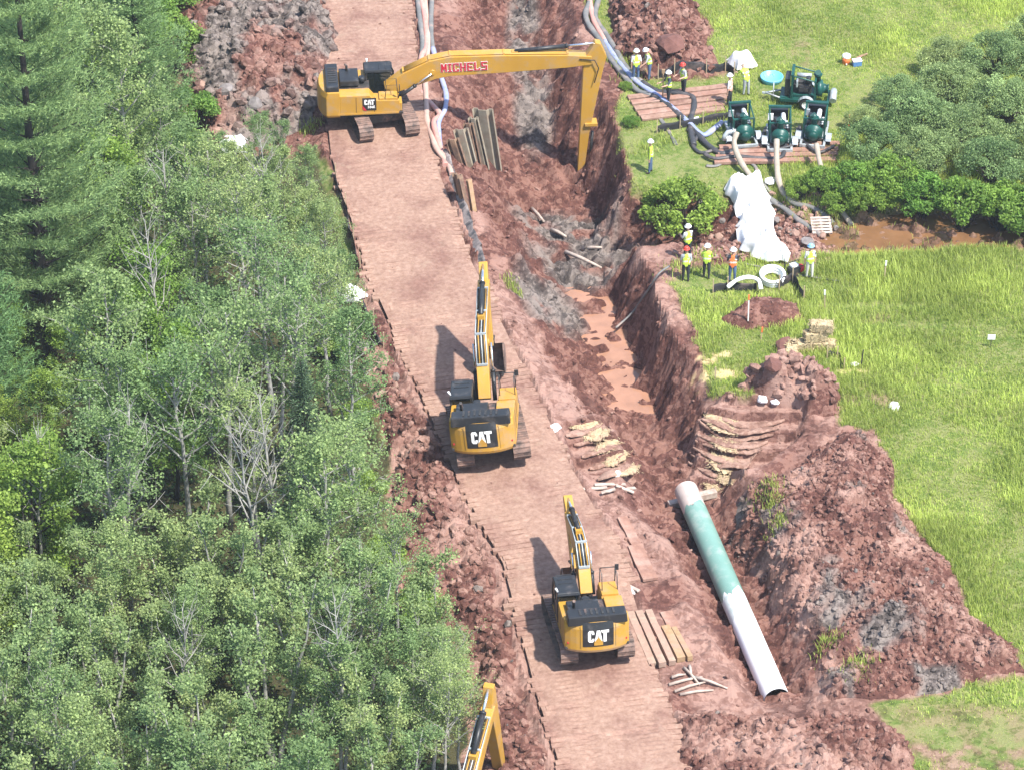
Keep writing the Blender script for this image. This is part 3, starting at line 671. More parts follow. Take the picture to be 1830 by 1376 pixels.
def excavator(label, loc, rot, S, swing, foot, bend, tip, stick_end, bucket_ang, long_reach=False, side_logo=False, rear_logo=True, operator=False, boomw=.56, dusty_rear=False):
    """forward +X, left +Y. rot = Euler of the upper machine, swing = track heading relative to it (radians). S scales the machine; arm points are in metres in the arm plane."""
    T = thing('excavator', label, 'excavator', loc); T.rotation_euler = rot
    q = Matrix.Rotation(swing, 3, 'Z')
    def XY(u, v, w): return Vector((u, w, v)) * S
    # tracks
    for sy in (-1, 1):
        mb = MB(); gy = sy * 1.30; L2, rr, wd = 2.0, .47, .40
        prof = []
        def tp(t):                                  # loop parameter -> (x, z, tangent angle)
            per = 4 * L2 + 2 * math.pi * rr; d = t * per
            if d < 2 * L2: return (-L2 + d, 0.03, 0)
            d -= 2 * L2
            if d < math.pi * rr: a = -math.pi / 2 + d / rr; return (L2 + rr * math.cos(a), .5 + rr * math.sin(a), a + math.pi / 2)
            d -= math.pi * rr
            if d < 2 * L2: return (L2 - d, .97 - .03 * math.sin(d / (2 * L2) * math.pi), math.pi)
            d -= 2 * L2; a = math.pi / 2 + d / rr; return (-L2 + rr * math.cos(a), .5 + rr * math.sin(a), a + math.pi / 2)
        n = 52
        for k in range(n):
            x, z_, a = tp(k / n)
            M = q @ Matrix.Rotation(-a, 3, 'Y')
            mb.box(q @ Vector((x, gy, z_)) * S, (.205 * S, wd * 2 * S, .05 * S), M)
            mb.box((q @ Vector((x, gy, z_)) + q @ (Matrix.Rotation(-a, 3, 'Y') @ Vector((.06, 0, -.035)))) * S, (.03 * S, wd * 2 * S, .05 * S), M)
        t_o = mb.obj('track', TRK, T)
        fb = MB(); fb.box(q @ Vector((0, gy, .5)) * S, (3.9 * S, .42 * S, .5 * S), q)
        for xx in (-L2, L2): fb.tube([q @ Vector((xx, gy - .22, .5)) * S, q @ Vector((xx, gy + .22, .5)) * S], .40 * S, 16)
        for xx in np.linspace(-1.4, 1.4, 7): fb.tube([q @ Vector((xx, gy - .2, .17)) * S, q @ Vector((xx, gy + .2, .17)) * S], .12 * S, 10)
        fb.obj('track_frame', DKG, t_o, .02)
    mb = MB(); mb.box(q @ Vector((0, 0, .68)) * S, (2.2 * S, 2.2 * S, .5 * S), q); mb.tube([(0, 0, .85 * S), (0, 0, 1.16 * S)], .75 * S, 24); mb.obj('undercarriage', DKG, T)
    # upper deck
    mb = MB(); mb.box((-.75 * S, 0, 1.20 * S), (4.0 * S, 2.9 * S, .14 * S)); mb.obj('deck', DKG, T, .02)
    # counterweight: rounded plan
    def plan(x_in, r, w, n=10):
        pts = [(x_in, -w), (x_in, w)]
        for k in range(n + 1):
            a = R(180) - (k / n - .5) * 2 * math.asin(min(1, w / r)) * -1
            pts.append((r * math.cos(a) * 1.0, r * math.sin(a) * -1 * -1))
        return pts
    TL = 3.45 if long_reach else 3.12
    def rear(w, x_in, bulge, z0, z1, inset=0.0, tx=0.0):
        ys = [w * k / 6 for k in range(6, -7, -1)]
        outer = [(-(TL - inset) + bulge * (abs(y) / w) ** 2.6, y) for y in ys]
        return [(x_in, w)] + outer + [(x_in, -w)]
    cw = MB(); lo, mid, hi = rear(1.42, -2.25, .44, 0, 0, .06), rear(1.47, -2.25, .46, 0, 0), rear(1.45, -2.25, .46, 0, 0, .10)
    lev = [(lo, 1.06), (mid, 1.20), (mid, 2.30), (hi, 2.62)]
    vs = [Vector((x, y, z_)) * S for P_, z_ in lev for x, y in P_]; n = len(lo); fs = [tuple(range(n))[::-1], tuple(range(3 * n, 4 * n))]
    for k in range(3):
        for i in range(n): j = (i + 1) % n; fs.append((k * n + i, k * n + j, (k + 1) * n + j, (k + 1) * n + i))
    cw.add(vs, fs[:2] + fs[2 + n:], False); cw.mi = 1 if dusty_rear else 0
    cw.add([v for v in vs[:2 * n]], [f for f in fs[2:2 + n]], False)
    cwo = cw.obj('counterweight', [YEL, MUDDY], T, .03)
    if rear_logo:
        pn = MB(); ys = [.70 * k / 4 for k in range(-4, 5)]
        vs = []
        for z_, ins in ((1.40, -.012), (2.30, -.012), (2.63, .088)):
            vs += [Vector((-(3.12 - ins) + .46 * (abs(y) / 1.47) ** 2.6, y, z_)) * S for y in ys]
        pn.add(vs, [(r_ * 9 + i, r_ * 9 + i + 1, (r_ + 1) * 9 + i + 1, (r_ + 1) * 9 + i) for r_ in range(2) for i in range(8)]); pn.obj('rear_panel', BLK, cwo)
        def rearpt(u, v): return Vector((-(3.12 + .03) + .46 * (abs(u) / 1.47) ** 2.6, -u, 1.96 + v)) * S
        lt = MB()
        for poly in cat_letters(): lt.prism([(u * .95, v * .98) for u, v in poly], lambda u, v, w_: rearpt(u, v) + Vector((-w_, 0, 0)) * S, 0, .012)
        lt.obj('lettering', WHT, cwo)
        ly = MB(); ly.prism([(-.2, -.32), (.2, -.32), (0, -.04)], lambda u, v, w_: rearpt(u, v) + Vector((-w_, 0, 0)) * S, .006, .022); ly.box(rearpt(0, -.40) + Vector((-.01, 0, 0)), (.03 * S, .4 * S, .14 * S)); ly.obj('emblem', YEL, cwo)
        for sy in (-1, 1):
            rl = MB(); rl.box((-2.73 * S, sy * 1.28 * S, 1.50 * S), (.12 * S, .16 * S, .07 * S)); rl.obj('rear_light', REDP, cwo)
            sm = MB(); sm.prism([(-.004, 1.3), (.004, 1.3), (.004, 2.5), (-.004, 2.5)], lambda u, v, w_: Vector((-(3.12 + .012) + .46 * (.80 / 1.47) ** 2.6 + w_, sy * (.80 + u), v)) * S, 0, .02); sm.obj('panel_seam', BLK, cwo)
    # body sides and engine cover
    for sy in (-1, 1):
        bd = MB(); x1 = 1.05 if sy < 0 else -.25
        bd.prism([(-2.26, 1.27), (x1, 1.27), (x1, 2.0 if sy < 0 else 2.3), (-.35, 2.05 if sy < 0 else 2.3), (-.6, 2.38), (-2.26, 2.38)], lambda u, v, w_: Vector((u, w_, v)) * S, sy * .62, sy * 1.46)
        bo = bd.obj('body_side', YEL, T, .025)
        for xx in (-1.35, -.35):
            sm = MB(); sm.box((xx * S, sy * 1.463 * S, 1.80 * S), (.025 * S, .01 * S, .95 * S)); sm.obj('panel_seam', BLK, bo)
        sl = MB(); sl.box((-.7 * S, sy * 1.45 * S, 1.24 * S), (3.4 * S, .07 * S, .10 * S)); sl.obj('sill', YEL, bo)
    md = MB(); md.box((-1.5 * S, 0, 1.75 * S), (1.9 * S, 1.3 * S, .95 * S)); md.obj('engine_bay', DKG, T)
    hd = MB(); hd.box((-2.62 * S, 0, 2.70 * S), (.74 * S, 2.72 * S, .46 * S), None, (.93, .97)); hd.box((-1.66 * S, .45 * S, 2.50 * S), (1.1 * S, 1.5 * S, .34 * S), None, (.96, .97))
    ho = hd.obj('engine_hood', BLK, T, .04)
    for k in range(7):
        v = MB(); v.box((-2.60 * S, (-.75 + .25 * k) * S, 2.94 * S), (.46 * S, .10 * S, .04 * S)); v.obj('vent', DKG, ho)
    ex = MB(); ex.tube([(-1.75 * S, .9 * S, 2.5 * S), (-1.75 * S, .9 * S, 3.0 * S), (-1.85 * S, .9 * S, 3.08 * S)], .07 * S, 8); ex.obj('exhaust', DKG, T)
    mx = MB(); mx.tube([(-.95 * S, .25 * S, 2.3 * S), (-.95 * S, .25 * S, 2.62 * S)], .17 * S, 12); mx.obj('air_cleaner', BLK, T)
    # right-hand tanks, rail
    tk = MB(); tk.box((.45 * S, -1.04 * S, 2.08 * S), (1.05 * S, .78 * S, .16 * S)); tk.box((1.12 * S, -1.05 * S, 1.55 * S), (.14 * S, .72 * S, .5 * S)); tk.obj('fuel_tank', YEL, T, .02)
    for (y0, y1) in ((-1.42, -.72),):
        hr = MB(); z0, z1 = 2.1, 2.95
        for y in (y0, y1): hr.tube([(.98 * S, y * S, z0 * S), (.92 * S, y * S, z1 * S), (.35 * S, y * S, z1 * S), (.25 * S, y * S, z0 * S)], .022 * S, 6)
        hr.tube([(.92 * S, y0 * S, z1 * S), (.92 * S, y1 * S, z1 * S)], .022 * S, 6); hr.obj('handrail', BLK, T)
    mir = MB(); mir.tube([(1.0 * S, -1.4 * S, 2.1 * S), (1.05 * S, -1.5 * S, 2.75 * S)], .02 * S, 6); mir.box((1.05 * S, -1.52 * S, 2.85 * S), (.04 * S, .18 * S, .3 * S)); mir.obj('mirror', BLK, T)
    # cab
    y0, y1, x0, x1, z0, z1 = .50, 1.46, -.70, .85, 1.28, 2.74
    cb = MB(); pw = .09
    for (x, y, xt) in ((x0, y0, x0), (x0, y1, x0), (x1, y0, x1 - .22), (x1, y1, x1 - .22), (.05, y1, .05)):
        cb.tube([Vector((x, y, z0)) * S, Vector((x if x != x1 else x1 + .02, y, 2.2)) * S, Vector((xt, y, z1)) * S], pw * .62 * S, 6)
    cb.box(((x0 + x1) / 2 * S, (y0 + y1) / 2 * S, 1.36 * S), ((x1 - x0) * S, (y1 - y0) * S, .16 * S))
    cb.box((x0 * S, (y0 + y1) / 2 * S, 1.85 * S), (.08 * S, (y1 - y0) * S, 1.0 * S)); cb.box(((x0 + .35) * S, y1 * S, 1.75 * S), (.7 * S, .05 * S, .8 * S))
    cbo = cb.obj('cab', BLK, T, .01)
    rf = MB(); rf.box(((x0 + x1 - .2) / 2 * S, (y0 + y1) / 2 * S, (z1 + .04) * S), ((x1 - x0 + .05) * S, (y1 - y0 + .1) * S, .13 * S), None, (.93, .93))
    for k in range(3): rf.box((.05 * S + .35 * k * S, (y0 + y1) / 2 * S, (z1 + .115) * S), (.06 * S, .7 * S, .03 * S))
    rf.obj('cab_roof', BLK, cbo, .03)
    for (nm, c, d) in (('window', (x0 + .0, (y0 + y1) / 2, 2.55), (.02, .82, .55)), ('window', ((x0 + x1) / 2 - .05, y0 + .0, 2.15), (1.3, .02, 1.3)), ('window', ((x0 + x1) / 2 - .05, y1, 2.45), (1.3, .02, .8)), ('windscreen', (x1 - .08, (y0 + y1) / 2, 2.1), (.02, .84, 1.4))):
        g = MB(); g.box(Vector(c) * S, Vector(d) * S); g.obj(nm, GLASS, cbo)
    st = MB(); st.box((.05 * S, .98 * S, 1.75 * S), (.5 * S, .5 * S, .14 * S)); st.box((-.2 * S, .98 * S, 2.1 * S), (.12 * S, .46 * S, .75 * S)); st.obj('seat', DKG, cbo, .03)
    bl = MB(); bl.tube([(x0 * S + .1 * S, y1 * S, (z1 + .1) * S), (x0 * S + .1 * S, (y1 + .08) * S, (z1 + .3) * S)], .05 * S, 8); bl.obj('beacon', WHT, cbo)
    if side_logo:
        def sp(u, v, w_): return Vector((-.62 + u, -1.463 - w_, 1.86 + v)) * S
        lp = MB(); lp.prism([(-.38, .36), (.38, .36), (.38, -.42), (-.20, -.42), (-.38, -.2)], lambda u, v, w_: sp(u, v, w_), .002, .012); lpo = lp.obj('logo_plate', BLK, T)
        ll = MB()
        for poly in cat_letters(): ll.prism([(u * .56, v * .5 + .1) for u, v in poly], lambda u, v, w_: sp(u, v, w_), .012, .022)
        ll.obj('lettering', WHT, lpo)
        lr = MB(); lr.prism([(-.38, -.1), (-.15, -.42), (-.3, -.42), (-.38, -.3)], lambda u, v, w_: sp(u, v, w_), .014, .02); lr.obj('red_stripe', REDP, lpo)
        me, tw, th = text_mesh('336E', .2 * S, .006, .003, WHT); lo_ = link('lettering', me, lpo); lo_.location = sp(.1, -.2, .018); lo_.rotation_euler = (R(90), 0, 0)
    # arm
    bw = boomw * S / 2
    f, b_, t_ = foot, bend, tip
    if long_reach:
        cl = [(f[0], f[1], .24), (f[0] + (b_[0] - f[0]) * .45, f[1] + (b_[1] - f[1]) * .52, .44), (b_[0], b_[1], .52), (b_[0] + .9, b_[1] + .16, .53), (b_[0] + (t_[0] - b_[0]) * .45, b_[1] + (t_[1] - b_[1]) * .45 + .10, .47), (b_[0] + (t_[0] - b_[0]) * .85, b_[1] + (t_[1] - b_[1]) * .87 + .03, .34), (t_[0], t_[1], .22)]
    else:
        cl = [(f[0], f[1], .22 * S), (f[0] + (b_[0] - f[0]) * .5, f[1] + (b_[1] - f[1]) * .56, .33 * S), (b_[0], b_[1], .42 * S), (b_[0] + (t_[0] - b_[0]) * .35, b_[1] + (t_[1] - b_[1]) * .38 + .04, .37 * S), (b_[0] + (t_[0] - b_[0]) * .8, b_[1] + (t_[1] - b_[1]) * .81, .25 * S), (t_[0], t_[1], .17 * S)]
    bm_ = MB(); bm_.prism(seg_poly(cl), lambda u, v, w_: Vector((u, w_, v)), -bw, bw); bo = bm_.obj('boom', YEL, T, .02)
    up = seg_poly(cl)[:len(cl)]
    for k, yy in enumerate((-.24, -.17, -.10, -.03, .04, .11, .18, .24)):     # hydraulic lines along the top
        ln = MB(); ln.tube([Vector((u, yy * S + (.02 * S if j % 2 else 0), v + .05)) for j, (u, v) in enumerate(up[1:-1 if not long_reach else -1])], .024, 6); ln.obj('hydraulic_line', (GALV, YEL, BLK, GALV, BLK, YEL, BLK, GALV)[k] if not long_reach else YEL, bo)
    for (u, v) in up[1:-1]:
        cp = MB(); cp.box((u, 0, v + .05), (.09, .5 * S, .09)); cp.obj('line_clamp', GALV if not long_reach else YEL, bo)
    pn = MB(); pn.tube([(b_[0], -bw - .06, b_[1] - .1), (b_[0], bw + .06, b_[1] - .1)], .13, 12); pn.obj('pin', YEL, bo)
    for sy in (-1, 1): cyl('boom_cylinder', (.95 * S, 1.55 * S), (b_[0] - .05, b_[1] - .12), .52, .10 * S, T, sy * (bw + .12))
    # stick
    e = stick_end; dv = Vector((e[0] - t_[0], e[1] - t_[1])); Ls = dv.length; dv.normalize(); nv = Vector((-dv.y, dv.x))       # nv: across the stick
    if nv.x > 0: nv = -nv
    kb = .95 * S if not long_reach else .95
    sgn = -1   # the heel of the stick is beyond the boom tip
    def SP(a, c): return (t_[0] + dv.x * a - nv.x * c, t_[1] + dv.y * a - nv.y * c)
    th = .40 * S if not long_reach else .46
    if long_reach: prof = [SP(-kb, .12), SP(-kb + .05, .38), SP(-.2, th + .28), SP(.7, th + .14), SP(Ls * .55, .24), SP(Ls, .11), SP(Ls, -.13), SP(Ls * .5, -.24), SP(.5, -.36), SP(-.1, -.34), SP(-.5, -.12)]
    else: prof = [SP(-kb, .30 * S), SP(-kb + .05, .55 * S), SP(-.1, th + .12 * S), SP(Ls * .55, .26 * S), SP(Ls, .15 * S), SP(Ls, -.15 * S), SP(Ls * .5, -.22 * S), SP(.25, -.28 * S), SP(-.2, -.16 * S)]
    sk = MB(); sk.prism(prof, lambda u, v, w_: Vector((u, w_, v)), -bw * .74, bw * .74); so_ = sk.obj('stick', YEL, T, .02)
    heel = SP(-kb + .1, .35 * S)
    c0 = (b_[0] + (t_[0] - b_[0]) * (.52 if long_reach else .22), b_[1] + (t_[1] - b_[1]) * (.52 if long_reach else .22) + (.62 if long_reach else .62 * S))
    cyl('stick_cylinder', c0, heel, .62, .12 * S, T)
    mk = MB(); mk.box((c0[0], 0, c0[1] - .14), (.3, .3 * S, .34)); mk.obj('cylinder_bracket', YEL, bo)
    # bucket cylinder and linkage on the outside of the stick
    ba = SP(.35 * S if not long_reach else Ls * .55, th + .12 if not long_reach else .42); bb = SP(Ls - .35, .42)
    cyl('bucket_cylinder', ba, bb, .6, .09 * S, T)
    lk = MB()
    for sy in (-1, 1): lk.tube([Vector((bb[0], sy * .2 * S, bb[1])), Vector((*SP(Ls - .25, 0), 0)).xzy + Vector((0, sy * .2 * S, 0))], .06, 6)
    lk.obj('linkage', DKG, so_)
    if long_reach:
        ln = MB(); ln.tube([(t_[0] - .6, -bw - .02, t_[1] + .12), (t_[0] + .15, -bw - .05, t_[1] + .05), (t_[0] + .35, -bw - .05, t_[1] - .4), (t_[0] + .15, -bw - .05, t_[1] - 1.2)], .028, 6); ln.obj('hydraulic_line', BLK, so_)
        px_ = SP(Ls * .48, .0); bk = MB(); bk.box((px_[0] + .28, -.05, px_[1]), (.62, bw * 1.9, .14)); bk.obj('stick_bracket', YEL, so_)
    # bucket
    Mb = Matrix.Rotation(bucket_ang, 3, 'Y'); bs = S * (.8 if long_reach else 1.0); wB = (.55 if long_reach else .66) * bs
    pr = [(0, .10), (.55, .16), (1.0, -.05), (1.22, -.45), (1.15, -.85), (.85, -1.15), (.40, -1.30)]      # back of the bucket: from the pin ears round to the lip
    def bp(u, v, w_): return Vector((e[0], 0, e[1])) + Mb @ (Vector((u, 0, v)) * bs) + Vector((0, w_, 0))
    bk = MB(); n = len(pr); inn = [(u * .93 - .02, v * .93) for u, v in pr]
    bk.add([bp(u, v, -wB) for u, v in pr] + [bp(u, v, wB) for u, v in pr] + [bp(u, v, -wB) for u, v in inn] + [bp(u, v, wB) for u, v in inn],
           [(i, i + 1, n + i + 1, n + i) for i in range(n - 1)] + [(2 * n + i, 3 * n + i, 3 * n + i + 1, 2 * n + i + 1) for i in range(n - 1)])
    for sy in (-1, 1): bk.prism(pr + [(.0, -.25)], lambda u, v, w_: bp(u, v, w_), sy * wB, sy * (wB - .04))
    bko = bk.obj('bucket', TRK if not long_reach else DKG, T)
    for k in range(5):
        tt = MB(); yv = -wB + (k + .5) * 2 * wB / 5; tt.prism([(.42, -1.34), (.36, -1.24), (.12, -1.40), (.14, -1.44)], lambda u, v, w_: bp(u, v, w_), yv - .05, yv + .05); tt.obj('tooth', DKG, bko)
    ear = MB()
    for sy in (-1, 1): ear.prism([(-.15, .0), (.0, .18), (.5, .3), (.6, .1), (.1, -.1)], lambda u, v, w_: bp(u, v, w_), sy * .16 * bs, sy * .22 * bs)
    ear.obj('bucket_ear', DKG, bko)
    return T, bo, so_
def hdg(deg, roll=0, pitch=0):
    """heading in degrees from +X; roll lowers the left side"""
    return (Matrix.Rotation(R(deg), 3, 'Z') @ Matrix.Rotation(R(pitch), 3, 'Y') @ Matrix.Rotation(R(-roll), 3, 'X')).to_euler()
def arm(loc, rot, px, py):
    """point of the arm plane (local x, z) that the picture point shows"""
    M = rot.to_matrix(); n = M @ Vector((0, 1, 0)); o = Vector((0, 0, CAM_H)); a = Vector((*G(px, py, 0), 0)) - o
    t = (Vector(loc) - o).dot(n) / a.dot(n); p = M.transposed() @ (o + a * t - Vector(loc)); return (p.x, p.z)
def placed(label, px, py, z, rot, S, swing, bend, tip, send, bang, pix=False, **kw):
    c = G(px, py); loc = (c[0], c[1], z); f = (.4 * S, 1.95 * S)
    pts = [arm(loc, rot, *q) if pix else q for q in (bend, tip, send)]
    T, b, k = excavator(label, loc, rot, S, swing, f, *pts, bang, **kw); T['group'] = 'excavators on the timber road'; return T, b, pts
E1, B1, A1 = placed('yellow long-reach excavator with its boom stretched level over the trench', 679, 214, .02, hdg(5), .88, R(100), (772, 121), (1056, 104), (1034, 340), R(75), pix=True, long_reach=True, side_logo=True, rear_logo=False, boomw=.7)
def block_word(word, lw, lh, t, gap, grow_):
    """slab letters as stroke polygons, centred; grow_ widens every stroke (for the white edge)"""
    g = grow_; out = []; n = len(word); x = -(n * lw + (n - 1) * gap - lw * .35 * word.count('I')) / 2
    def rect(x0, y0, x1, y1): out.append([(x0 - g, y0 - g), (x1 + g, y0 - g), (x1 + g, y1 + g), (x0 - g, y1 + g)])
    h = lh / 2; q = t * .75
    for ch in word:
        w = lw * (.65 if ch == 'I' else 1.0); r = x + w
        if ch == 'M':
            rect(x, -h, x + t, h); rect(r - t, -h, r, h); m = (x + r) / 2
            for s0 in (x, r - t): out.append([(s0 - g, h + g), (s0 + t + g, h + g), (m + t * .5 + g, -h * .45 - g), (m - t * .5 - g, -h * .45 - g)])
        elif ch == 'I': rect((x + r - t) / 2, -h, (x + r + t) / 2, h); rect(x, h - q, r, h); rect(x, -h, r, -h + q)
        elif ch == 'C': rect(x, -h, x + t, h); rect(x, h - q, r, h); rect(x, -h, r, -h + q); rect(r - t, h * .35, r, h); rect(r - t, -h, r, -h * .4)
        elif ch == 'H': rect(x, -h, x + t, h); rect(r - t, -h, r, h); rect(x, -q / 2, r, q / 2)
        elif ch == 'E': rect(x, -h, x + t, h); rect(x, h - q, r, h); rect(x, -h, r, -h + q); rect(x, -q / 2, r - t * .5, q / 2)
        elif ch == 'L': rect(x, -h, x + t, h); rect(x, -h, r, -h + q); rect(r - t * .6, -h, r, -h * .4)
        elif ch == 'S': rect(x, h - q, r, h); rect(x, -q / 2, r, q / 2); rect(x, -h, r, -h + q); rect(x, 0, x + t, h); rect(r - t, -h, r, 0)
        x = r + gap
    return out
def mic(grow_, dy, mat, name):
    bx_, bz_ = A1[0]; tx_, tz_ = A1[1]; f = (4.15 - bx_) / (tx_ - bx_); an = math.atan2(tz_ - bz_, tx_ - bx_); mb = MB()
    for i, poly in enumerate(block_word('MICHELS', .29, .46, .085, .055, grow_)): mb.prism(poly, lambda u, v, w_: Vector((u, -w_ - i * .0006, v)), 0, .006)
    o = mb.obj(name, mat, B1); o.location = (4.15, -.308 - dy, bz_ + (tz_ - bz_) * f + .10); o.rotation_euler = (0, -an, 0)
mic(.017, .004, WHT, 'lettering_edge'); mic(.0, .018, REDP, 'lettering')
E2, _, A2 = placed('large yellow excavator leaning with one track off the mats, boom along the road', 874, 791, .14, hdg(88, 6, 6), .92, R(9), (2.0, 3.75), (6.0, 4.45), (5.1, 1.8), R(35))
E3, _, A3 = placed('smaller yellow excavator beside the stacked planks, boom lowered and bucket curled', 1050, 1139, .16, hdg(98, 0, 6), .86, R(2), (1.6, 3.0), (4.3, 2.95), (3.0, 1.2), R(60), dusty_rear=True)
E4, _, A4 = placed('yellow excavator at the wood edge whose raised boom tip reaches past the birches', 800, 1600, -.3, hdg(76), .95, R(8), (838, 1400), (873, 1262), (903, 1430), R(20), pix=True)
print('ARMS', A1, A2, A3, A4)

# ------------------------------------------------------------------ pipe
pa, pb = Vector((*G(1226, 876, -1.05), -1.05)), Vector((*G(1388, 1248, -1.12), -1.12))
T = thing('steel_pipe', 'long green and white coated pipeline section lying in the trench', 'pipe', pa)
PR = .50; pd = pb - pa
def ring_tube(parent, name, mat, f0, f1, r, jag=0.0, cap0=False, cap1=False):
    mb = MB(); n = 40; vs = []; rows = 10; ax = pd.normalized(); u = Vector((0, 0, 1)).cross(ax).normalized(); v = ax.cross(u); rnd = random.Random(3)
    jg = [rnd.uniform(-1, 1) for _ in range(n)]; jg = [(jg[i] + jg[i - 1] + jg[i - 2]) / 3 for i in range(n)]
    for k in range(rows + 1):
        f = f0 + (f1 - f0) * k / rows
        for i in range(n):
            a = 2 * math.pi * i / n; ff = f + (jag * jg[i] if k == 0 else 0); vs.append(pd * ff + (u * math.cos(a) + v * math.sin(a)) * r)
    fs = [(k * n + i, k * n + (i + 1) % n, (k + 1) * n + (i + 1) % n, (k + 1) * n + i) for k in range(rows) for i in range(n)]
    mb.add(vs, fs, True); mb.obj(name, mat, parent)
ring_tube(T, 'dusty_end', PIPEP, .0, .115, PR, 0); ring_tube(T, 'green_coating', PIPEG, .105, .62, PR + .004, .03); ring_tube(T, 'overspray_band', PIPEM, .54, .68, PR + .008, .045); ring_tube(T, 'white_coating', PIPEW, .655, 1.0, PR + .012, .045)
cp = MB(); M = pd.to_track_quat('Z', 'Y').to_matrix(); cp.lathe([(.0, -.22), (.25, -.18), (.42, -.08), (PR, .02)], 32, M); cp.obj('end_cap', PIPEP, T)
it = MB(); it.lathe([(PR - .02, -.5), (PR - .02, .0), (PR + .012, .0)], 32, M); o = it.obj('pipe_mouth', DKG, T); o.location = pd
for (px, py, nm) in ((1212, 905, 'camera side'), (1262, 890, 'far side')):
    p = at(px, py); mb = MB(); mb.box((0, 0, .12), (.9, .32, .3), Matrix.Rotation(R(20), 3, 'Z')); o = mb.obj('timber_block', STICK, None, .02, p)
    tag(o, 'pale timber block under the capped pipe end' if px < 1240 else 'pale timber block wedged against the trench side of the pipe', 'timber block', 'blocks under the pipe')

# ------------------------------------------------------------------ loose boards and timbers
def board(a, b, width, thick, mat, label, cat='plank', name='plank', group='loose planks by the road', lift=0.0, z=None):
    A = at(*a) if z is None else Vector((*G(a[0], a[1], z[0]), z[0])); B = at(*b) if z is None else Vector((*G(b[0], b[1], z[1]), z[1]))
    A.z += lift; B.z += lift
    d = B - A; L_ = d.length; q = d.to_track_quat('X', 'Z'); mb = MB(); n = 5; rnd = random.Random(a[0]); vs = []
    for i in range(n):
        x = L_ * i / (n - 1); e = rnd.uniform(-.02, .02)
        vs += [(x, -width / 2 + e, 0), (x, width / 2 + e, 0), (x, width / 2 + e, thick), (x, -width / 2 + e, thick)]
    fs = [(3, 2, 1, 0), tuple(range(4 * n - 4, 4 * n))] + [(4 * j + k, 4 * j + (k + 1) % 4, 4 * j + 4 + (k + 1) % 4, 4 * j + 4 + k) for j in range(n - 1) for k in range(4)]
    mb.add(vs, fs); o = mb.obj(name, mat, None, .012); o.location = A; o.rotation_euler = q.to_euler(); return tag(o, label, cat, group)
for k, (a, b, w_, m_, lb) in enumerate((((1126, 1102), (1166, 1196), .30, WOODP, 'outer grey plank of the pile nearest the smaller excavator'), ((1142, 1100), (1184, 1193), .30, WOODP, 'second grey plank of the pile beside the smaller excavator'),
        ((1158, 1098), (1202, 1190), .28, WOODP, 'third plank of the pile, next to the orange-brown timbers'), ((1188, 1126), (1218, 1184), .34, WOODY, 'orange-brown squared timber beside the plank pile'), ((1204, 1130), (1234, 1182), .22, WOODY, 'narrow orange-brown timber at the trench side of the plank pile'))):
    board(a, b, w_, .26, m_, lb, lift=.02)
board((1112, 928), (1140, 982), .42, .12, WOODR, 'reddish board lying in line with the road edge, half in mud', lift=.02)
board((1134, 980), (1162, 1040), .62, .14, WOODR, 'wide flat reddish board lying alone between road and trench', lift=.04)
board((1120, 1048), (1142, 1058), .16, .08, STICK, 'short pale offcut near the wide reddish board', lift=.03)
board((1190, 1095), (1205, 1125), .5, .05, WOODR, 'muddy sheet of wood behind the plank pile', lift=.02)
for i, (a, b) in enumerate((((1195, 1226), (1255, 1212)), ((1205, 1238), (1262, 1222)), ((1240, 1215), (1300, 1232)), ((1222, 1196), (1250, 1228)), ((1232, 1192), (1236, 1215)), ((1200, 1215), (1225, 1208)), ((1215, 1244), (1275, 1236)))):
    p, q = at(*a, .06 + .03 * (i % 3)), at(*b, .06 + .04 * (i % 2)); mb = MB(); m_ = (p + q) / 2 + Vector((0, 0, .05)); mb.tube([(0, 0, 0), m_ - p, q - p], [.07, .06, .035], 6); o = mb.obj('driftwood_stick', STICK, None, 0, p); tag(o, 'bleached stick in the scrap pile below the plank pile', 'stick', 'sticks in the scrap pile')
for i, (a, b) in enumerate((((1032, 878), (1085, 873)), ((1062, 870), (1118, 868)), ((1080, 882), (1135, 876)), ((1100, 872), (1132, 884)), ((1075, 886), (1100, 880)))):
    board(a, b, .16, .06, STICK, 'pale scrap board at the lower end of the straw steps', 'board', 'scrap_board', 'scrap boards below the straw steps', lift=.04 + .02 * i)
for (a, b) in (((985, 415), (1012, 430)), ((1010, 455), (1075, 485)), ((950, 378), (972, 398)), ((1040, 450), (1075, 448))):
    p, q = at(*a, .08), at(*b, .06); mb = MB(); mb.tube([(0, 0, 0), (q - p) * .5 + Vector((0, 0, .04)), q - p], [.10, .09, .05], 6); o = mb.obj('log', STICK, None, 0, p); tag(o, 'grey log lying in the wet bottom of the dug pit', 'log', 'logs in the pit')
board((662, 700), (700, 682), .35, .1, WOODP, 'weathered boards at the wood edge of the soil bank', lift=.05); board((672, 712), (712, 690), .3, .1, WOODP, 'second weathered board lying on the soil bank edge', lift=.05)

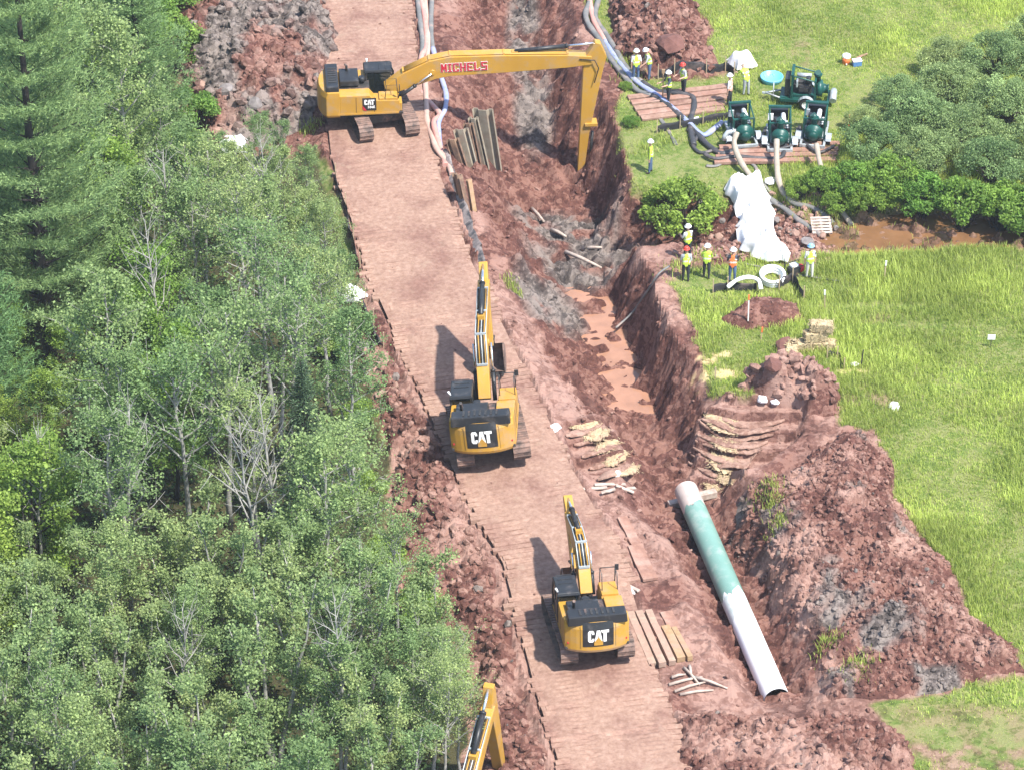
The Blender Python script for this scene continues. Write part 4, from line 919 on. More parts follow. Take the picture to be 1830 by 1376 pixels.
# ------------------------------------------------------------------ sheet piles by the pit
def pile(top, bot, zt, zb, width, mat, label, yaw):
    A = Vector((*G(*top, zt), zt)); B = Vector((*G(*bot, zb), zb)); B = B + (B - A).normalized() * .5
    d = (A - B); L_ = d.length; X = d.normalized(); S_ = Vector((math.cos(yaw), math.sin(yaw), 0)); S_ = (S_ - X * S_.dot(X)).normalized(); N_ = X.cross(S_)
    w2 = width / 2; t = .035; pr = [(-w2, .0), (-w2 + .02, .16), (-w2 * .55, .16), (-w2 * .4, 0), (w2 * .4, 0), (w2 * .55, .16), (w2 - .02, .16), (w2, 0)]
    pr = pr + [(u, v - t * 1.4) for u, v in pr[::-1]]
    mb = MB(); mb.prism(pr, lambda u, v, w_: S_ * u + N_ * v + X * w_, 0, L_); o = mb.obj('sheet_pile', mat, None, 0, B); return tag(o, label, 'sheet pile', 'steel sheet piles beside the pit')
pile((862, 197), (876, 290), 1.2, -1.7, 1.05, STEELP, 'wide grey steel sheet pile at the far end of the row', R(-20))
pile((845, 212), (866, 305), 1.0, -1.8, .5, STEELP, 'narrow grey sheet pile next to the wide one', R(-20))
pile((836, 222), (856, 318), 1.0, -1.7, .5, RUST, 'narrow rusty sheet pile in the middle of the row', R(-20))
pile((823, 232), (846, 322), 1.0, -1.5, .75, STEELP, 'grey sheet pile between rusty neighbours', R(-20))
pile((808, 250), (832, 326), .8, -1.3, .65, RUST, 'short rust-brown sheet pile with a torn top', R(-20))
pile((815, 312), (834, 398), 1.3, -.9, .9, RUST, 'dark brown sheet pile standing closest to the muddy fabric', R(-65))
pile((836, 322), (849, 404), 1.2, -.9, .28, WOODY, 'thin orange-brown post beside the dark sheet pile', R(-65))

# ------------------------------------------------------------------ hoses
def hose(pts, r, mat, label, group='hoses of the creek bypass', name='hose', lift=None, flat=.8, mats=None, zs=None, split=None):
    P = []
    for i, p in enumerate(pts):
        if zs and zs[i] is not None: P.append(Vector((*G(p[0], p[1], zs[i]), zs[i])))
        else: P.append(at(p[0], p[1], r * flat + (lift or 0)))
    S_ = smooth_path(P, 6)
    mb = MB()
    rr = [r * (1 + .12 * math.sin(i * .9) * math.sin(i * .37)) for i in range(len(S_))]
    o0 = S_[0].copy(); S2 = [p - o0 for p in S_]
    if split:
        k = int(split * len(S2)); mb.tube(S2[:k + 1], rr[:k + 1], 10, flat=flat); mb.mi = 1; mb.tube(S2[k:], rr[k:], 10, flat=flat)
    else: mb.tube(S2, rr, 10, flat=flat)
    o = mb.obj(name, mats or mat, None, 0, o0); return tag(o, label, 'hose', group)
hose([(744, -40), (746, 0), (751, 44), (755, 80), (752, 120)], .13, HGREY, 'grey hose running up the road edge into the pale hoses')
hose([(751, -40), (753, 0), (760, 44), (762, 87), (753, 108), (751, 142), (753, 170), (772, 192), (786, 209), (775, 221), (780, 246), (790, 278), (796, 300)], .14, HPINK, 'salmon pink hose kinking beside the long-reach excavator track')
hose([(758, -40), (759, 0), (764, 60), (764, 100), (760, 140), (762, 186), (763, 219), (770, 243), (781, 272), (800, 296), (808, 318)], .14, HPALE, 'pale dusty hose along the edge of the timber road')
hose([(773, -40), (772, 0), (770, 50), (772, 80), (776, 102), (786, 135), (797, 172), (795, 200), (784, 222), (785, 250), (788, 282)], .13, None, 'grey and blue hose curving past the sheet piles', mats=[HGREY, HBLUE], split=.36)
hose([(1062, -30), (1055, 5), (1047, 26), (1049, 42), (1059, 60), (1076, 83), (1087, 106), (1106, 129), (1126, 154), (1142, 168), (1165, 176), (1190, 190), (1215, 212), (1240, 236), (1262, 262), (1290, 279), (1322, 270)], .15, None, 'grey hose with black lower end, outermost along the trench rim', mats=[HGREY, HBLK], split=.62)
hose([(1052, -30), (1053, 0), (1057, 24), (1063, 46), (1077, 70), (1085, 84), (1094, 100), (1109, 119), (1126, 140), (1146, 157), (1175, 177), (1204, 201), (1233, 228), (1256, 246), (1276, 236), (1290, 224)], .15, None, 'red then blue hose between the two grey ones', mats=[HPINK, HBLUE], split=.3)
hose([(1075, -30), (1070, 2), (1063, 30), (1069, 47), (1084, 70), (1100, 96), (1116, 121), (1132, 140), (1155, 157), (1176, 168), (1210, 172), (1236, 178), (1240, 196), (1233, 228), (1240, 265)], .15, None, 'grey hose turning black where it bends sharply at the board walk', mats=[HGREY, HBLK], split=.55)
hose([(1162, 197), (1172, 206), (1184, 221), (1197, 240), (1208, 262)], .10, HGREY, 'flat grey hose below the board walk', flat=.4)
hose([(1317, 237), (1312, 258), (1324, 290), (1344, 327), (1372, 357), (1401, 379), (1428, 400), (1466, 430)], .14, None, 'tan suction hose from the pump with the silver elbow, longest on the bank', mats=[HTAN, HGREY], split=.5, zs=[1.0, .6, .2, None, None, None, None, None])
hose([(1388, 250), (1388, 282), (1391, 319), (1401, 352), (1421, 369), (1451, 379), (1478, 398), (1495, 418)], .14, None, 'tan suction hose from the middle pump in the row', mats=[HTAN, HGREY], split=.45, zs=[.9, .4, .0, None, None, None, None, None])
hose([(1459, 258), (1465, 290), (1477, 335), (1500, 378), (1522, 408)], .13, HTAN, 'tan suction hose from the pump next to the willows', zs=[.9, .5, None, None, None])
hose([(1258, 282), (1278, 291), (1317, 288), (1360, 290), (1395, 290), (1402, 270), (1408, 250)], .11, HBLK, 'black hose along the foot of the pump platform', lift=.12)
hose([(1262, 300), (1280, 300), (1302, 291), (1345, 296), (1358, 325), (1378, 350)], .10, HGREY, 'grey flat hose dropping to the rocky bank', flat=.5)
hose([(1296, 262), (1312, 250), (1345, 246), (1358, 262), (1372, 268)], .09, HBLK, 'black hose looped between the first two green pumps', lift=.25)
hose([(1368, 240), (1362, 262), (1380, 276), (1412, 272), (1428, 258), (1424, 240)], .08, HBLK, 'black hose looped round the middle green pump', lift=.25)
hose([(1428, 236), (1436, 262), (1462, 282), (1490, 272)], .08, HBLK, 'black hose trailing off the pump nearest the willows', lift=.22)
hose([(1228, 236), (1246, 246), (1238, 262), (1252, 276), (1282, 270)], .10, HBLK, 'black hose coiling on the grass before the pump row')
hose([(1196, 488), (1176, 503), (1154, 537), (1130, 569), (1100, 597)], .05, HGREY, 'thin grey hose hanging down the trench wall into the puddle', lift=.28)
hose([(1330, 474), (1406, 490), (1450, 497), (1500, 506)], .05, HGREY, 'thin grey hose across the trampled grass by the white coil')
hose([(1300, 514), (1317, 501), (1337, 496), (1355, 501), (1360, 518)], .11, WHT, 'white ribbed hose arching over the short silt fence', zs=[.05, .35, .45, .35, .05])
cp_ = at(1380, 503, .12); mb = MB()
for k in range(3): mb.tube([(math.cos(a) * (.48 + .03 * k), math.sin(a) * (.62 + .03 * k), .13 * k) for a in np.linspace(0, 6.283, 25)], .085, 8, cap=False)
tag(mb.obj('hose_coil', WHT, None, 0, cp_), 'coil of white hose lying on the grass', 'hose coil')
# small trash pump behind the coil
T = thing('trash_pump', 'small engine pump beside the white hose coil', 'pump', at(1418, 492), R(30))
mb = MB(); mb.box((0, 0, .25), (.5, .4, .35)); mb.obj('engine', DKG, T, .03); mb = MB(); mb.lathe([(.0, 0), (.2, .0), (.22, .1), (.16, .24), (.0, .26)], 14, Matrix.Rotation(R(90), 3, 'Y') @ Matrix.Translation((0, 0, .25)).to_3x3()); o = mb.obj('volute', REDP, T); o.location = (.25, 0, .25)
mb = MB()
for y in (-.25, .25): mb.tube([(-.35, y, .03), (-.35, y, .55), (.4, y, .55), (.4, y, .03), (-.35, y, .03)], .025, 6)
mb.obj('roll_frame', BLK, T); mb = MB(); mb.box((0, 0, .52), (.36, .3, .14)); mb.obj('fuel_tank', WHT, T, .03)

# ------------------------------------------------------------------ creek bypass pumps
def pump(label, px, py, heading, trailer=False, elbow=True, z=None, white_box=False):
    p = at(px, py); p.z = p.z if z is None else z
    T = thing('diesel_pump', label, 'pump', p, R(heading), 'green diesel pumps by the creek'); T.scale = (.9, .9, .9)
    b0 = .42 if trailer else .30
    mb = MB()
    for y in (-.62, .62): mb.box((0, y, b0), (2.7, .12, .18))
    for x in (-1.3, -.4, .5, 1.3): mb.box((x, 0, b0), (.12, 1.14, .16))
    mb.box((.35, 0, b0 + .10), (1.9, 1.1, .03)); mb.obj('skid_frame', GALV if not trailer else GRN, T, .01)
    mb = MB(); mb.box((.15, 0, b0 + .50), (1.0, .56, .62)); mb.box((.15, 0, b0 + .88), (.8, .36, .18)); mb.box((.1, .36, b0 + .6), (.5, .16, .3)); eo = mb.obj('engine', DKG, T, .03)
    for k in range(4):
        c = MB(); c.tube([(-.2 + .22 * k, -.27, b0 + .75), (-.2 + .22 * k, -.45, b0 + .78)], .05, 8); c.obj('manifold_stub', GALV, eo)
    mb = MB(); mb.tube([(-.3, -.18, b0 + 1.18), (.5, -.18, b0 + 1.18)], .13, 12); mb.obj('muffler', GALV if trailer else WHT, T)
    mb = MB(); mb.box((.98, 0, b0 + .72), (.26, .95, 1.05)); ro = mb.obj('radiator', BLK, T, .02)
    for k in range(6):
        s_ = MB(); s_.box((1.115, 0, b0 + .32 + .16 * k), (.02, .86, .04)); s_.obj('slat', DKG, ro)
    mb = MB()
    for y in (-.56, .56): mb.box((.72, y, b0 + .78), (.12, .10, 1.5)); mb.box((-.55, y, b0 + .62), (.10, .10, 1.2))
    mb.box((.72, 0, b0 + 1.54), (.16, 1.24, .12)); mb.box((-.55, 0, b0 + 1.24), (.1, 1.22, .1))
    for y in (-.56, .56): mb.tube([(.72, y, b0 + 1.5), (-.55, y, b0 + 1.22)], .045, 6)
    mb.obj('lifting_frame', GRN, T, .015)
    mb = MB(); Mx = Matrix.Rotation(R(-90), 3, 'Y'); mb.lathe([(0, -.12), (.42, -.12), (.50, 0), (.46, .16), (.28, .22), (.20, .45), (.26, .46), (.26, .52), (0, .52)], 20, Mx); vo = mb.obj('volute', GRN, T); vo.location = (-.75, 0, b0 + .55)
    mb = MB(); mb.tube([(0, 0, 0), (0, 0, .48), (0, .12, .64)], .17, 12); mb.tube([(0, 0, .42), (0, 0, .48)], .24, 12); o = mb.obj('priming_chamber', GRN, vo); o.location = (.1, 0, .40)
    if elbow:
        mb = MB(); mb.tube([(0, 0, 0), (0, .28, .0), (0, .55, -.02), (-.1, .72, -.18), (-.12, .78, -.42)], .13, 10); mb.tube([(0, .22, 0), (0, .28, 0)], .2, 10); o = mb.obj('discharge_elbow', GALV, vo); o.location = (.05, .35, .05)
    mb = MB(); mb.box((.1, .0, b0 + .2), (1.5, .9, .2)); mb.obj('fuel_tank', GRN, T, .03)
    mb = MB(); mb.box((.3, -.48, b0 + .40), (.35, .2, .3)); mb.obj('battery_box', BLK, T, .02)
    mb = MB(); mb.box((.45, .5, b0 + 1.05), (.1, .3, .4)); mb.obj('control_panel', WHT if white_box else GALV, T, .02)
    mb = MB(); mb.tube([(-.15, .25, b0 + .95), (-.15, .25, b0 + 1.35)], .13, 10); mb.obj('air_cleaner', BLK, T)
    wh = ((-.1, -.86), (-.1, .86)) if trailer else ((-.55, -.82), (-.55, .82), (.55, -.82), (.55, .82))[:2]
    for x, y in wh:
        mb = MB(); r_ = .36 if trailer else .30; Mw = Matrix.Rotation(R(90), 3, 'X')
        mb.lathe([(r_ * .58, -.10), (r_ * .92, -.11), (r_, -.07), (r_, .07), (r_ * .92, .11), (r_ * .58, .10)], 22, Mw); w_ = mb.obj('wheel', RUB, T); w_.location = (x, y, r_)
        mb = MB(); mb.lathe([(0, -.05), (.06, -.07), (r_ * .45, -.02), (r_ * .58, -.09)], 16, Mw); mb.lathe([(0, .05), (.06, .07), (r_ * .45, .02), (r_ * .58, .09)], 16, Mw); mb.obj('rim', WHT, w_)
        mb = MB(); n = 7; pr = [(math.cos(R(20 + 140 * k / (n - 1))) * (r_ + .1), math.sin(R(20 + 140 * k / (n - 1))) * (r_ + .1)) for k in range(n)]
        mb.add([(u, s * .15, v) for s in (-1, 1) for u, v in pr], [(k, k + 1, n + k + 1, n + k) for k in range(n - 1)]); f = mb.obj('fender', GALV, T); f.location = (x, y, r_)
    if trailer:
        mb = MB(); mb.tube([(1.3, -.45, b0), (2.2, 0, b0 + .02)], .05, 6); mb.tube([(1.3, .45, b0), (2.2, 0, b0 + .02)], .05, 6); mb.box((2.25, 0, b0), (.25, .1, .1)); mb.obj('tongue', GALV, T)
        mb = MB(); mb.tube([(1.75, .12, .02), (1.75, .12, b0 + .75)], .035, 8); mb.obj('jack', GALV, T)
        mb = MB(); mb.tube([(0, -.55, 0), (0, -.2, .12), (0, .2, .12), (0, .55, 0)], .2, 10); o = mb.obj('suction_hose_end', GALV, T); o.location = (-1.55, 0, b0 + .1)
    return T
pump('green diesel pump with a silver elbow, at the hose end of the row', 1324, 249, 98, elbow=True)
pump('green diesel pump in the middle of the row with a white box', 1392, 257, 88, elbow=False, white_box=True)
pump('green diesel pump at the willow end of the row', 1455, 250, 80, elbow=False)
pump('green trailer pump with white-rimmed tyre standing apart in the grass', 1438, 184, 172, trailer=True, elbow=False)
for k in range(4):
    board((1285 - 3 * k, 268 + 9 * k), (1500 - 2 * k, 262 + 9 * k), .34, .16, WOODR, 'red-brown timber of the platform under the pump row', 'timber', 'platform_timber', 'timbers under the pump row', lift=.02)
for k in range(5):
    board((1122 + 6 * k, 179 + 9.5 * k), (1306 - 3 * k, 158 + 10 * k), .40, .12, WOODR if k % 2 else TIMBER, 'red-brown board of the walkway crossed by the hoses', 'board', 'walkway_board', 'boards of the walkway under the hoses', lift=.03)

# ------------------------------------------------------------------ silt fences
def fence(pts, h, label, mat=FAB, stakes=True, lean=0.0, lay=0.0):
    P = [at(*p) for p in pts]; S_ = smooth_path(P, 5); o0 = S_[0].copy()
    T = thing('silt_fence', label, 'silt fence', o0, 0, 'black silt fences'); mb = MB(); vs = []; rnd = random.Random(pts[0][0])
    for i, p in enumerate(S_):
        t = (S_[min(i + 1, len(S_) - 1)] - S_[max(i - 1, 0)]); t.z = 0; t.normalize(); nn = Vector((-t.y, t.x, 0)); w_ = rnd.uniform(-.05, .05)
        z0 = Z(p.x, p.y)
        for k in range(4):
            f = k / 3; b = p - o0 + nn * (lean * f + w_ * f + .04 * math.sin(i * 1.3) * f); b.z = z0 - .08 - o0.z + (h * (1 - lay) + rnd.uniform(-.04, .04)) * f; vs.append(b)
    for k in range(4): pass
    n = len(S_); th_ = Vector((0, .012, 0)); vv = vs + [v + th_ for v in vs]
    fs = []
    for i in range(n - 1):
        for k in range(3):
            a = i * 4 + k; fs.append((a, a + 1, a + 5, a + 4)); b = a + 4 * n; fs.append((b, b + 4, b + 5, b + 1))
    for i in range(n - 1): fs.append((i * 4 + 3, i * 4 + 3 + 4 * n, i * 4 + 7 + 4 * n, i * 4 + 7))
    mb.add(vv, fs, True); mb.obj('fabric', mat, T)
    if stakes:
        for p in P:
            sm = MB(); sm.box((0, 0, (h + .2) / 2), (.045, .045, h + .35)); s_ = sm.obj('stake', STAKE, T); s_.location = p - o0 + Vector((0, -.05, 0))
    return T
fence([(1176, 142), (1205, 138), (1262, 132), (1296, 128), (1312, 136)], .55, 'black silt fence in front of the red-brown heap')
fence([(1174, 240), (1215, 232), (1256, 224), (1314, 213)], .5, 'black silt fence between the board walk and the pumps')
fence([(1274, 524), (1300, 521), (1352, 522)], .5, 'short black silt fence under the white arching hose')
fence([(1392, 520), (1416, 506), (1436, 540)], .6, 'V-shaped black silt fence beside the small soil heap')
fence([(1478, 640), (1496, 640), (1508, 660)], .35, 'low black silt fence by the straw bales')
fence([(600, 318), (618, 372), (632, 430), (644, 478)], .55, 'black silt fence down the wood side of the timber road', lean=-.1)
fence([(654, 545), (668, 580), (686, 625)], .6, 'sagging black silt fence by the second white sheet', lean=-.25)
fence([(784, 278), (800, 318), (822, 380), (842, 440), (858, 492)], .35, 'muddy grey fabric strip along the pit side of the timber road', FABG, False, .35)

# ------------------------------------------------------------------ white sheets
def cloth(rows, label, lift=.12, seed=1, mat=CLOTH, n=24, sub=7, bulge=.25, cr=.4):
    """rows of (left picture point, right picture point); a crumpled sheet over the land"""
    L_ = smooth_path([Vector((*r[0], 0)) for r in rows], sub); Rr = smooth_path([Vector((*r[1], 0)) for r in rows], sub); V = []; m_ = len(L_)
    for i in range(m_):
        for k in range(n):
            f = k / (n - 1) + (.16 * (abs(k / (n - 1) - .5) * 2) ** 3) * (float(vnoise(np.array([i * .45 + (9 if k > n / 2 else 0)]), np.array([seed * 3.1]), 5)[0]) - .5) * 2; q = L_[i].lerp(Rr[i], f); p = at(q.x, q.y); V.append(p)
    V = np.array(V); X, Y = V[:, 0], V[:, 1]; Zq = V[:, 2].reshape(m_, n)
    for _ in range(3):
        Zq[1:-1] = (Zq[:-2] + Zq[2:] + 2 * Zq[1:-1]) / 4; Zq[:, 1:-1] = (Zq[:, :-2] + Zq[:, 2:] + 2 * Zq[:, 1:-1]) / 4
    edge = np.minimum(np.minimum(np.arange(n), n - 1 - np.arange(n))[None, :] / 3.0, np.minimum(np.arange(m_), m_ - 1 - np.arange(m_))[:, None] / 2.0).clip(0, 1)
    zz = Zq.ravel() + (lift + bulge * (fbm(X * 1.1, Y * .8, 3, seed) - .35) + cr * (1.5 * np.abs(fbm(X * 1.7, Y * 1.2, 4, seed + 5) - .5) + .9 * np.abs(fbm(X * 3.8, Y * 3.1, 3, seed + 9) - .5))) * (.15 + .85 * edge.ravel())
    ids = np.arange(m_ * n).reshape(m_, n); c = np.array([X[0], Y[0], zz[0]])
    F = np.stack([ids[:-1, :-1].ravel(), ids[:-1, 1:].ravel(), ids[1:, 1:].ravel(), ids[1:, :-1].ravel()], 1)
    o = link('white_sheet', npmesh('white_sheet', np.stack([X, Y, zz], 1) - c, F, mat, True)); o.location = c
    s_ = o.modifiers.new('thick', 'SOLIDIFY'); s_.thickness = .012
    sb = o.modifiers.new('sub', 'SUBSURF'); sb.levels = 1; sb.render_levels = 1
    return tag(o, label, 'sheet', 'white plastic sheets')
cloth([((1306, 334), (1362, 330)), ((1300, 350), (1368, 345)), ((1310, 375), (1374, 365)), ((1322, 400), (1382, 390)), ((1318, 420), (1385, 415)), ((1322, 445), (1390, 440)), ((1340, 462), (1408, 456)), ((1375, 474), (1410, 474))], 'large crumpled white sheet draped down the creek bank', .3, 3, bulge=.5, cr=1.0)
cloth([((1300, 112), (1345, 114)), ((1302, 122), (1350, 121)), ((1316, 131), (1346, 128))], 'white sheet heaped at the end of the silt fence', .55, 7, n=16)
cloth([((398, 255), (440, 254)), ((396, 268), (442, 266)), ((404, 280), (440, 278))], 'white sheet at the foot of the dark spoil heap by the wood', .3, 9, n=16)
cloth([((590, 520), (648, 522)), ((586, 533), (650, 535)), ((592, 545), (640, 545))], 'white sheet showing between birches and road edge', .3, 11, n=16)
for (px, py, s_, lb) in ((1362, 722, .30, 'white bag lying above the stepped trench slope'), (1385, 728, .2, 'small white scrap next to the white bag'), (1598, 728, .28, 'white scrap on the meadow edge of the big heap'), (1527, 653, .2, 'white scrap in the grass near the straw bales'), (992, 768, .28, 'white bag beside the road near the straw steps'), (1377, 327, .3, 'white bucket-like bag on the bank under the pumps'), (1128, 1060, .22, 'white scrap between the offcut and planks'), (1102, 848, .2, 'white scrap at the bottom of the straw steps'), (1245, 218, .24, 'white bag beside the second silt fence')):
    mb = MB(); rnd = random.Random(px); n = 7; vs = [(0, 0, s_ * .9)]
    for ring, (rr, zz) in enumerate(((.55, .75), (1, .3), (.9, 0))):
        for k in range(n): a = 6.283 * k / n; q = rr * s_ * rnd.uniform(.7, 1.2); vs.append((q * math.cos(a), q * math.sin(a), zz * s_ * rnd.uniform(.7, 1.1)))
    fs = [(0, 1 + k, 1 + (k + 1) % n) for k in range(n)] + [(1 + r_ * n + k, 1 + (r_ + 1) * n + k, 1 + (r_ + 1) * n + (k + 1) % n, 1 + r_ * n + (k + 1) % n) for r_ in range(2) for k in range(n)]
    mb.add(vs, fs); o = mb.obj('plastic_bag', CLOTH, None, 0, at(px, py)); tag(o, lb, 'plastic bag', 'white bags and scraps')

# ------------------------------------------------------------------ straw
def bale(p, rz, label, tilt=0):
    rnd = np.random.default_rng(int(abs(p[0]) * 100)); T = thing('straw_bale', label, 'straw bale', p, rz, 'stacked straw bales'); T.rotation_euler.x = tilt
    g = 6; V, F = [], []
    mb = MB(); mb.box((0, 0, .24), (.98, .48, .46)); o = mb.obj('bale_body', STRAWM, T, .05)
    n = 700; P = rnd.uniform(-.5, .5, (n, 3)); ax = rnd.integers(0, 3, n); sg = rnd.choice([-.5, .5], n); P[np.arange(n), ax] = sg; P *= (1.0, .5, .48); P[:, 2] += .24
    D = rnd.normal(size=(n, 3)) * .09; N_ = rnd.normal(size=(n, 3)) * .012
    Vv = np.concatenate([P - N_, P + N_, P + D], 1).reshape(-1, 3); link('loose_straw', npmesh('loose_straw', Vv, np.arange(3 * n).reshape(-1, 3), STRAWM), T)['kind'] = 'stuff'
    for x in (-.25, .25):
        tw = MB(); tw.tube([(x, -.25, 0), (x, -.25, .48), (x, .25, .48), (x, .25, 0)], .008, 4); tw.obj('twine', STAKE, T)
b = at(1452, 626)
for (dx, dy, dz, r_, lb) in ((-.55, 0, 0, 5, 'straw bale at the soil-heap end of the bottom layer'), (.5, .05, 0, -4, 'straw bale at the far end of the bottom layer'), (.1, .1, .48, 8, 'straw bale lying on top of the two bottom ones'), (-.95, -.35, 0, 80, 'straw bale leaning at the side of the stack'), (.35, .12, .95, -6, 'topmost straw bale of the stack')):
    bale((b.x + dx, b.y + dy, b.z + dz - .03), R(r_), lb)
def pad(a, b_, w_, label, seed):
    A, B = at(*a, .04), at(*b_, .04); d = B - A; L_ = d.length; n, m_ = 16, 7; V = []
    u = d.normalized(); v = Vector((-u.y, u.x, 0)).normalized(); rnd = np.random.default_rng(seed); ea, eb = rnd.normal(0, .05, n), rnd.normal(0, .05, n)
    for i in range(n):
        e0 = A + u * (L_ * i / (n - 1)); tp_ = min(1, 3.2 * min(i + .6, n - .4 - i) / n)
        for k in range(m_):
            f = k / (m_ - 1) - .5; e = e0 + v * (f * w_ * tp_ + (ea[i] if f < 0 else eb[i]) * abs(f) * 2); V.append((e.x, e.y, e0.z + .035 + f * .06 + .03 * (1 - 4 * f * f) + rnd.normal() * .006))
    V = np.array(V); c = V[0].copy(); ids = np.arange(n * m_).reshape(n, m_); F = np.stack([ids[:-1, :-1].ravel(), ids[:-1, 1:].ravel(), ids[1:, 1:].ravel(), ids[1:, :-1].ravel()], 1)
    o = link('straw_layer', npmesh('straw_layer', V - c, F, STRAWD)); o.location = c
    ns = 260; P_ = V[rnd.integers(0, len(V), ns)] - c + rnd.normal(size=(ns, 3)) * (.09, .09, .01) + (0, 0, .05); D_ = rnd.normal(size=(ns, 3)) * (.11, .11, .03); N_ = rnd.normal(size=(ns, 3)) * .012
    link('loose_straw', npmesh('loose_straw', np.concatenate([P_ - N_, P_ + N_, P_ + D_], 1).reshape(-1, 3), np.arange(3 * ns).reshape(-1, 3), STRAWM), o)['kind'] = 'stuff'
    s_ = o.modifiers.new('thick', 'SOLIDIFY'); s_.thickness = .05; return tag(o, label, 'straw layer', 'straw laid on the dug steps')
for k, (a, b_) in enumerate((((1262, 747), (1315, 760)), ((1268, 764), (1316, 779)), ((1274, 783), (1316, 797)), ((1278, 803), (1316, 813)), ((1270, 818), (1312, 832)), ((1270, 836), (1308, 850)), ((1284, 856), (1306, 866)), ((1262, 870), (1284, 880)))):
    pad(a, b_, .5, 'straw layer on a dug step of the spoil side of the trench', k)
for k, (a, b_) in enumerate((((1022, 768), (1068, 760)), ((1048, 792), (1088, 776)), ((1066, 812), (1104, 792)), ((1082, 834), (1120, 812)), ((1098, 852), (1138, 842)))):
    pad(a, b_, .6, 'straw layer on a dug step of the road side of the trench', 20 + k)

# ------------------------------------------------------------------ small things
T = thing('paddling_pool', 'round light blue plastic paddling pool on the grass', 'paddling pool', at(1379, 146))
mb = MB(); mb.lathe([(.0, .03), (.46, .03), (.53, .26), (.57, .27), (.58, .24), (.52, .0), (0, 0)], 36); mb.obj('basin', POOLB, T)
T = thing('drink_cooler', 'orange round drink cooler with a white lid in the meadow', 'cooler', at(1512, 115))
mb = MB(); mb.lathe([(0, 0), (.19, 0), (.21, .42), (0, .42)], 18); mb.obj('barrel', ORG, T); mb = MB(); mb.lathe([(.22, .40), (.22, .50), (.15, .55), (0, .56)], 18); mb.obj('lid', WHT, T); mb = MB(); mb.box((0, -.22, .08), (.06, .06, .05)); mb.obj('tap', WHT, T)
T = thing('cool_box', 'small blue cool box with a white lid beside the orange cooler', 'cool box', at(1531, 118), R(12))
mb = MB(); mb.box((0, 0, .13), (.46, .30, .26)); mb.obj('box_body', COOLB, T, .02); mb = MB(); mb.box((0, 0, .30), (.48, .32, .08)); mb.obj('lid', WHT, T, .02)
o = board((1530, 108), (1550, 100), .12, .06, WOODR, 'dark board behind the cool box in the meadow', lift=.05)
def stake(px, py, h, mat, label, top=None):
    T = thing('survey_stake', label, 'stake', at(px, py), 0, 'survey stakes'); T.rotation_euler = (R(jd(-4, 4)), R(jd(-4, 4)), 0); mb = MB(); mb.box((0, 0, h / 2), (.055, .03, h)); mb.obj('post', mat, T)
    if top: mb = MB(); mb.box((0, -.01, h - .12), (.075, .05, .26)); mb.obj('flag_band', top, T)
stake(1337, 575, 1.4, WHT, 'white lath stake in front of the small soil heap', ORG); stake(1474, 555, 1.1, STAKE, 'wooden stake with pale top in tall grass by the thin hose', WHT)
stake(1580, 505, 1.15, STAKE, 'wooden stake in the tall grass near the creek', WHT); stake(1516, 236, .9, ORG, 'orange-topped stake between pumps and willows'); stake(1538, 660, 1.0, DKG, 'thin dark rod in the grass beside the bales')
stake(1360, 606, .6, STAKE, 'short stake with an orange top in the cut grass', ORG); stake(1278, 680, .7, STAKE, 'stake at the corner of the trench wall')
T = thing('warning_sign', 'small white sign on a thin post in the meadow', 'sign', at(1770, 622)); mb = MB(); mb.box((0, 0, .3), (.03, .03, .6)); mb.obj('post', DKG, T); mb = MB(); mb.box((0, -.03, .58), (.34, .02, .26)); mb.obj('panel', WHT, T)
T = thing('pallet', 'pale wooden pallet on the stones by the creek', 'pallet', at(1467, 412, .05), R(4)); T.rotation_euler.x = R(18)
for k in range(6): mb = MB(); mb.box((0, -.45 + .18 * k, .10), (.95, .12, .03)); mb.obj('slat', STICK, T)
for x in (-.42, 0, .42): mb = MB(); mb.box((x, 0, .04), (.09, 1.0, .08)); mb.obj('runner', STICK, T)

# ------------------------------------------------------------------ people
HIVIS = plain('lime_vest', (.52, .72, .08), (.46, .65, .07), .7); HIVO = plain('orange_vest', (.80, .22, .06), (.7, .18, .05), .7); HIVP = plain('pink_vest', (.72, .42, .32), (.66, .36, .27), .7)
BAND = plain('reflective_band', (.75, .75, .72), (.68, .68, .66), .4); JEAN = plain('jeans', (.10, .16, .28), (.07, .11, .20), .8); DARKT = plain('dark_trousers', (.03, .035, .045), (.02, .024, .03), .8); WHTT = plain('pale_trousers', (.62, .60, .56), (.54, .52, .48), .8)
GREYS = plain('grey_shirt', (.42, .44, .46), (.34, .36, .38), .8); WHTS = plain('white_shirt', (.72, .72, .70), (.62, .62, .6), .8); TEAL = plain('dark_shirt', (.06, .08, .10), (.04, .05, .07), .8)
BOOT = plain('boots', (.05, .035, .025), (.035, .025, .02), .8); HATW = plain('white_hat', (.82, .82, .80), (.76, .76, .75), .35); HATR = plain('red_hat', (.62, .06, .04), (.55, .05, .035), .35); HATB = plain('blue_hat', (.25, .48, .75), (.2, .42, .68), .35); HAIR = plain('brown_hair', (.05, .032, .02), (.035, .022, .015), .8)
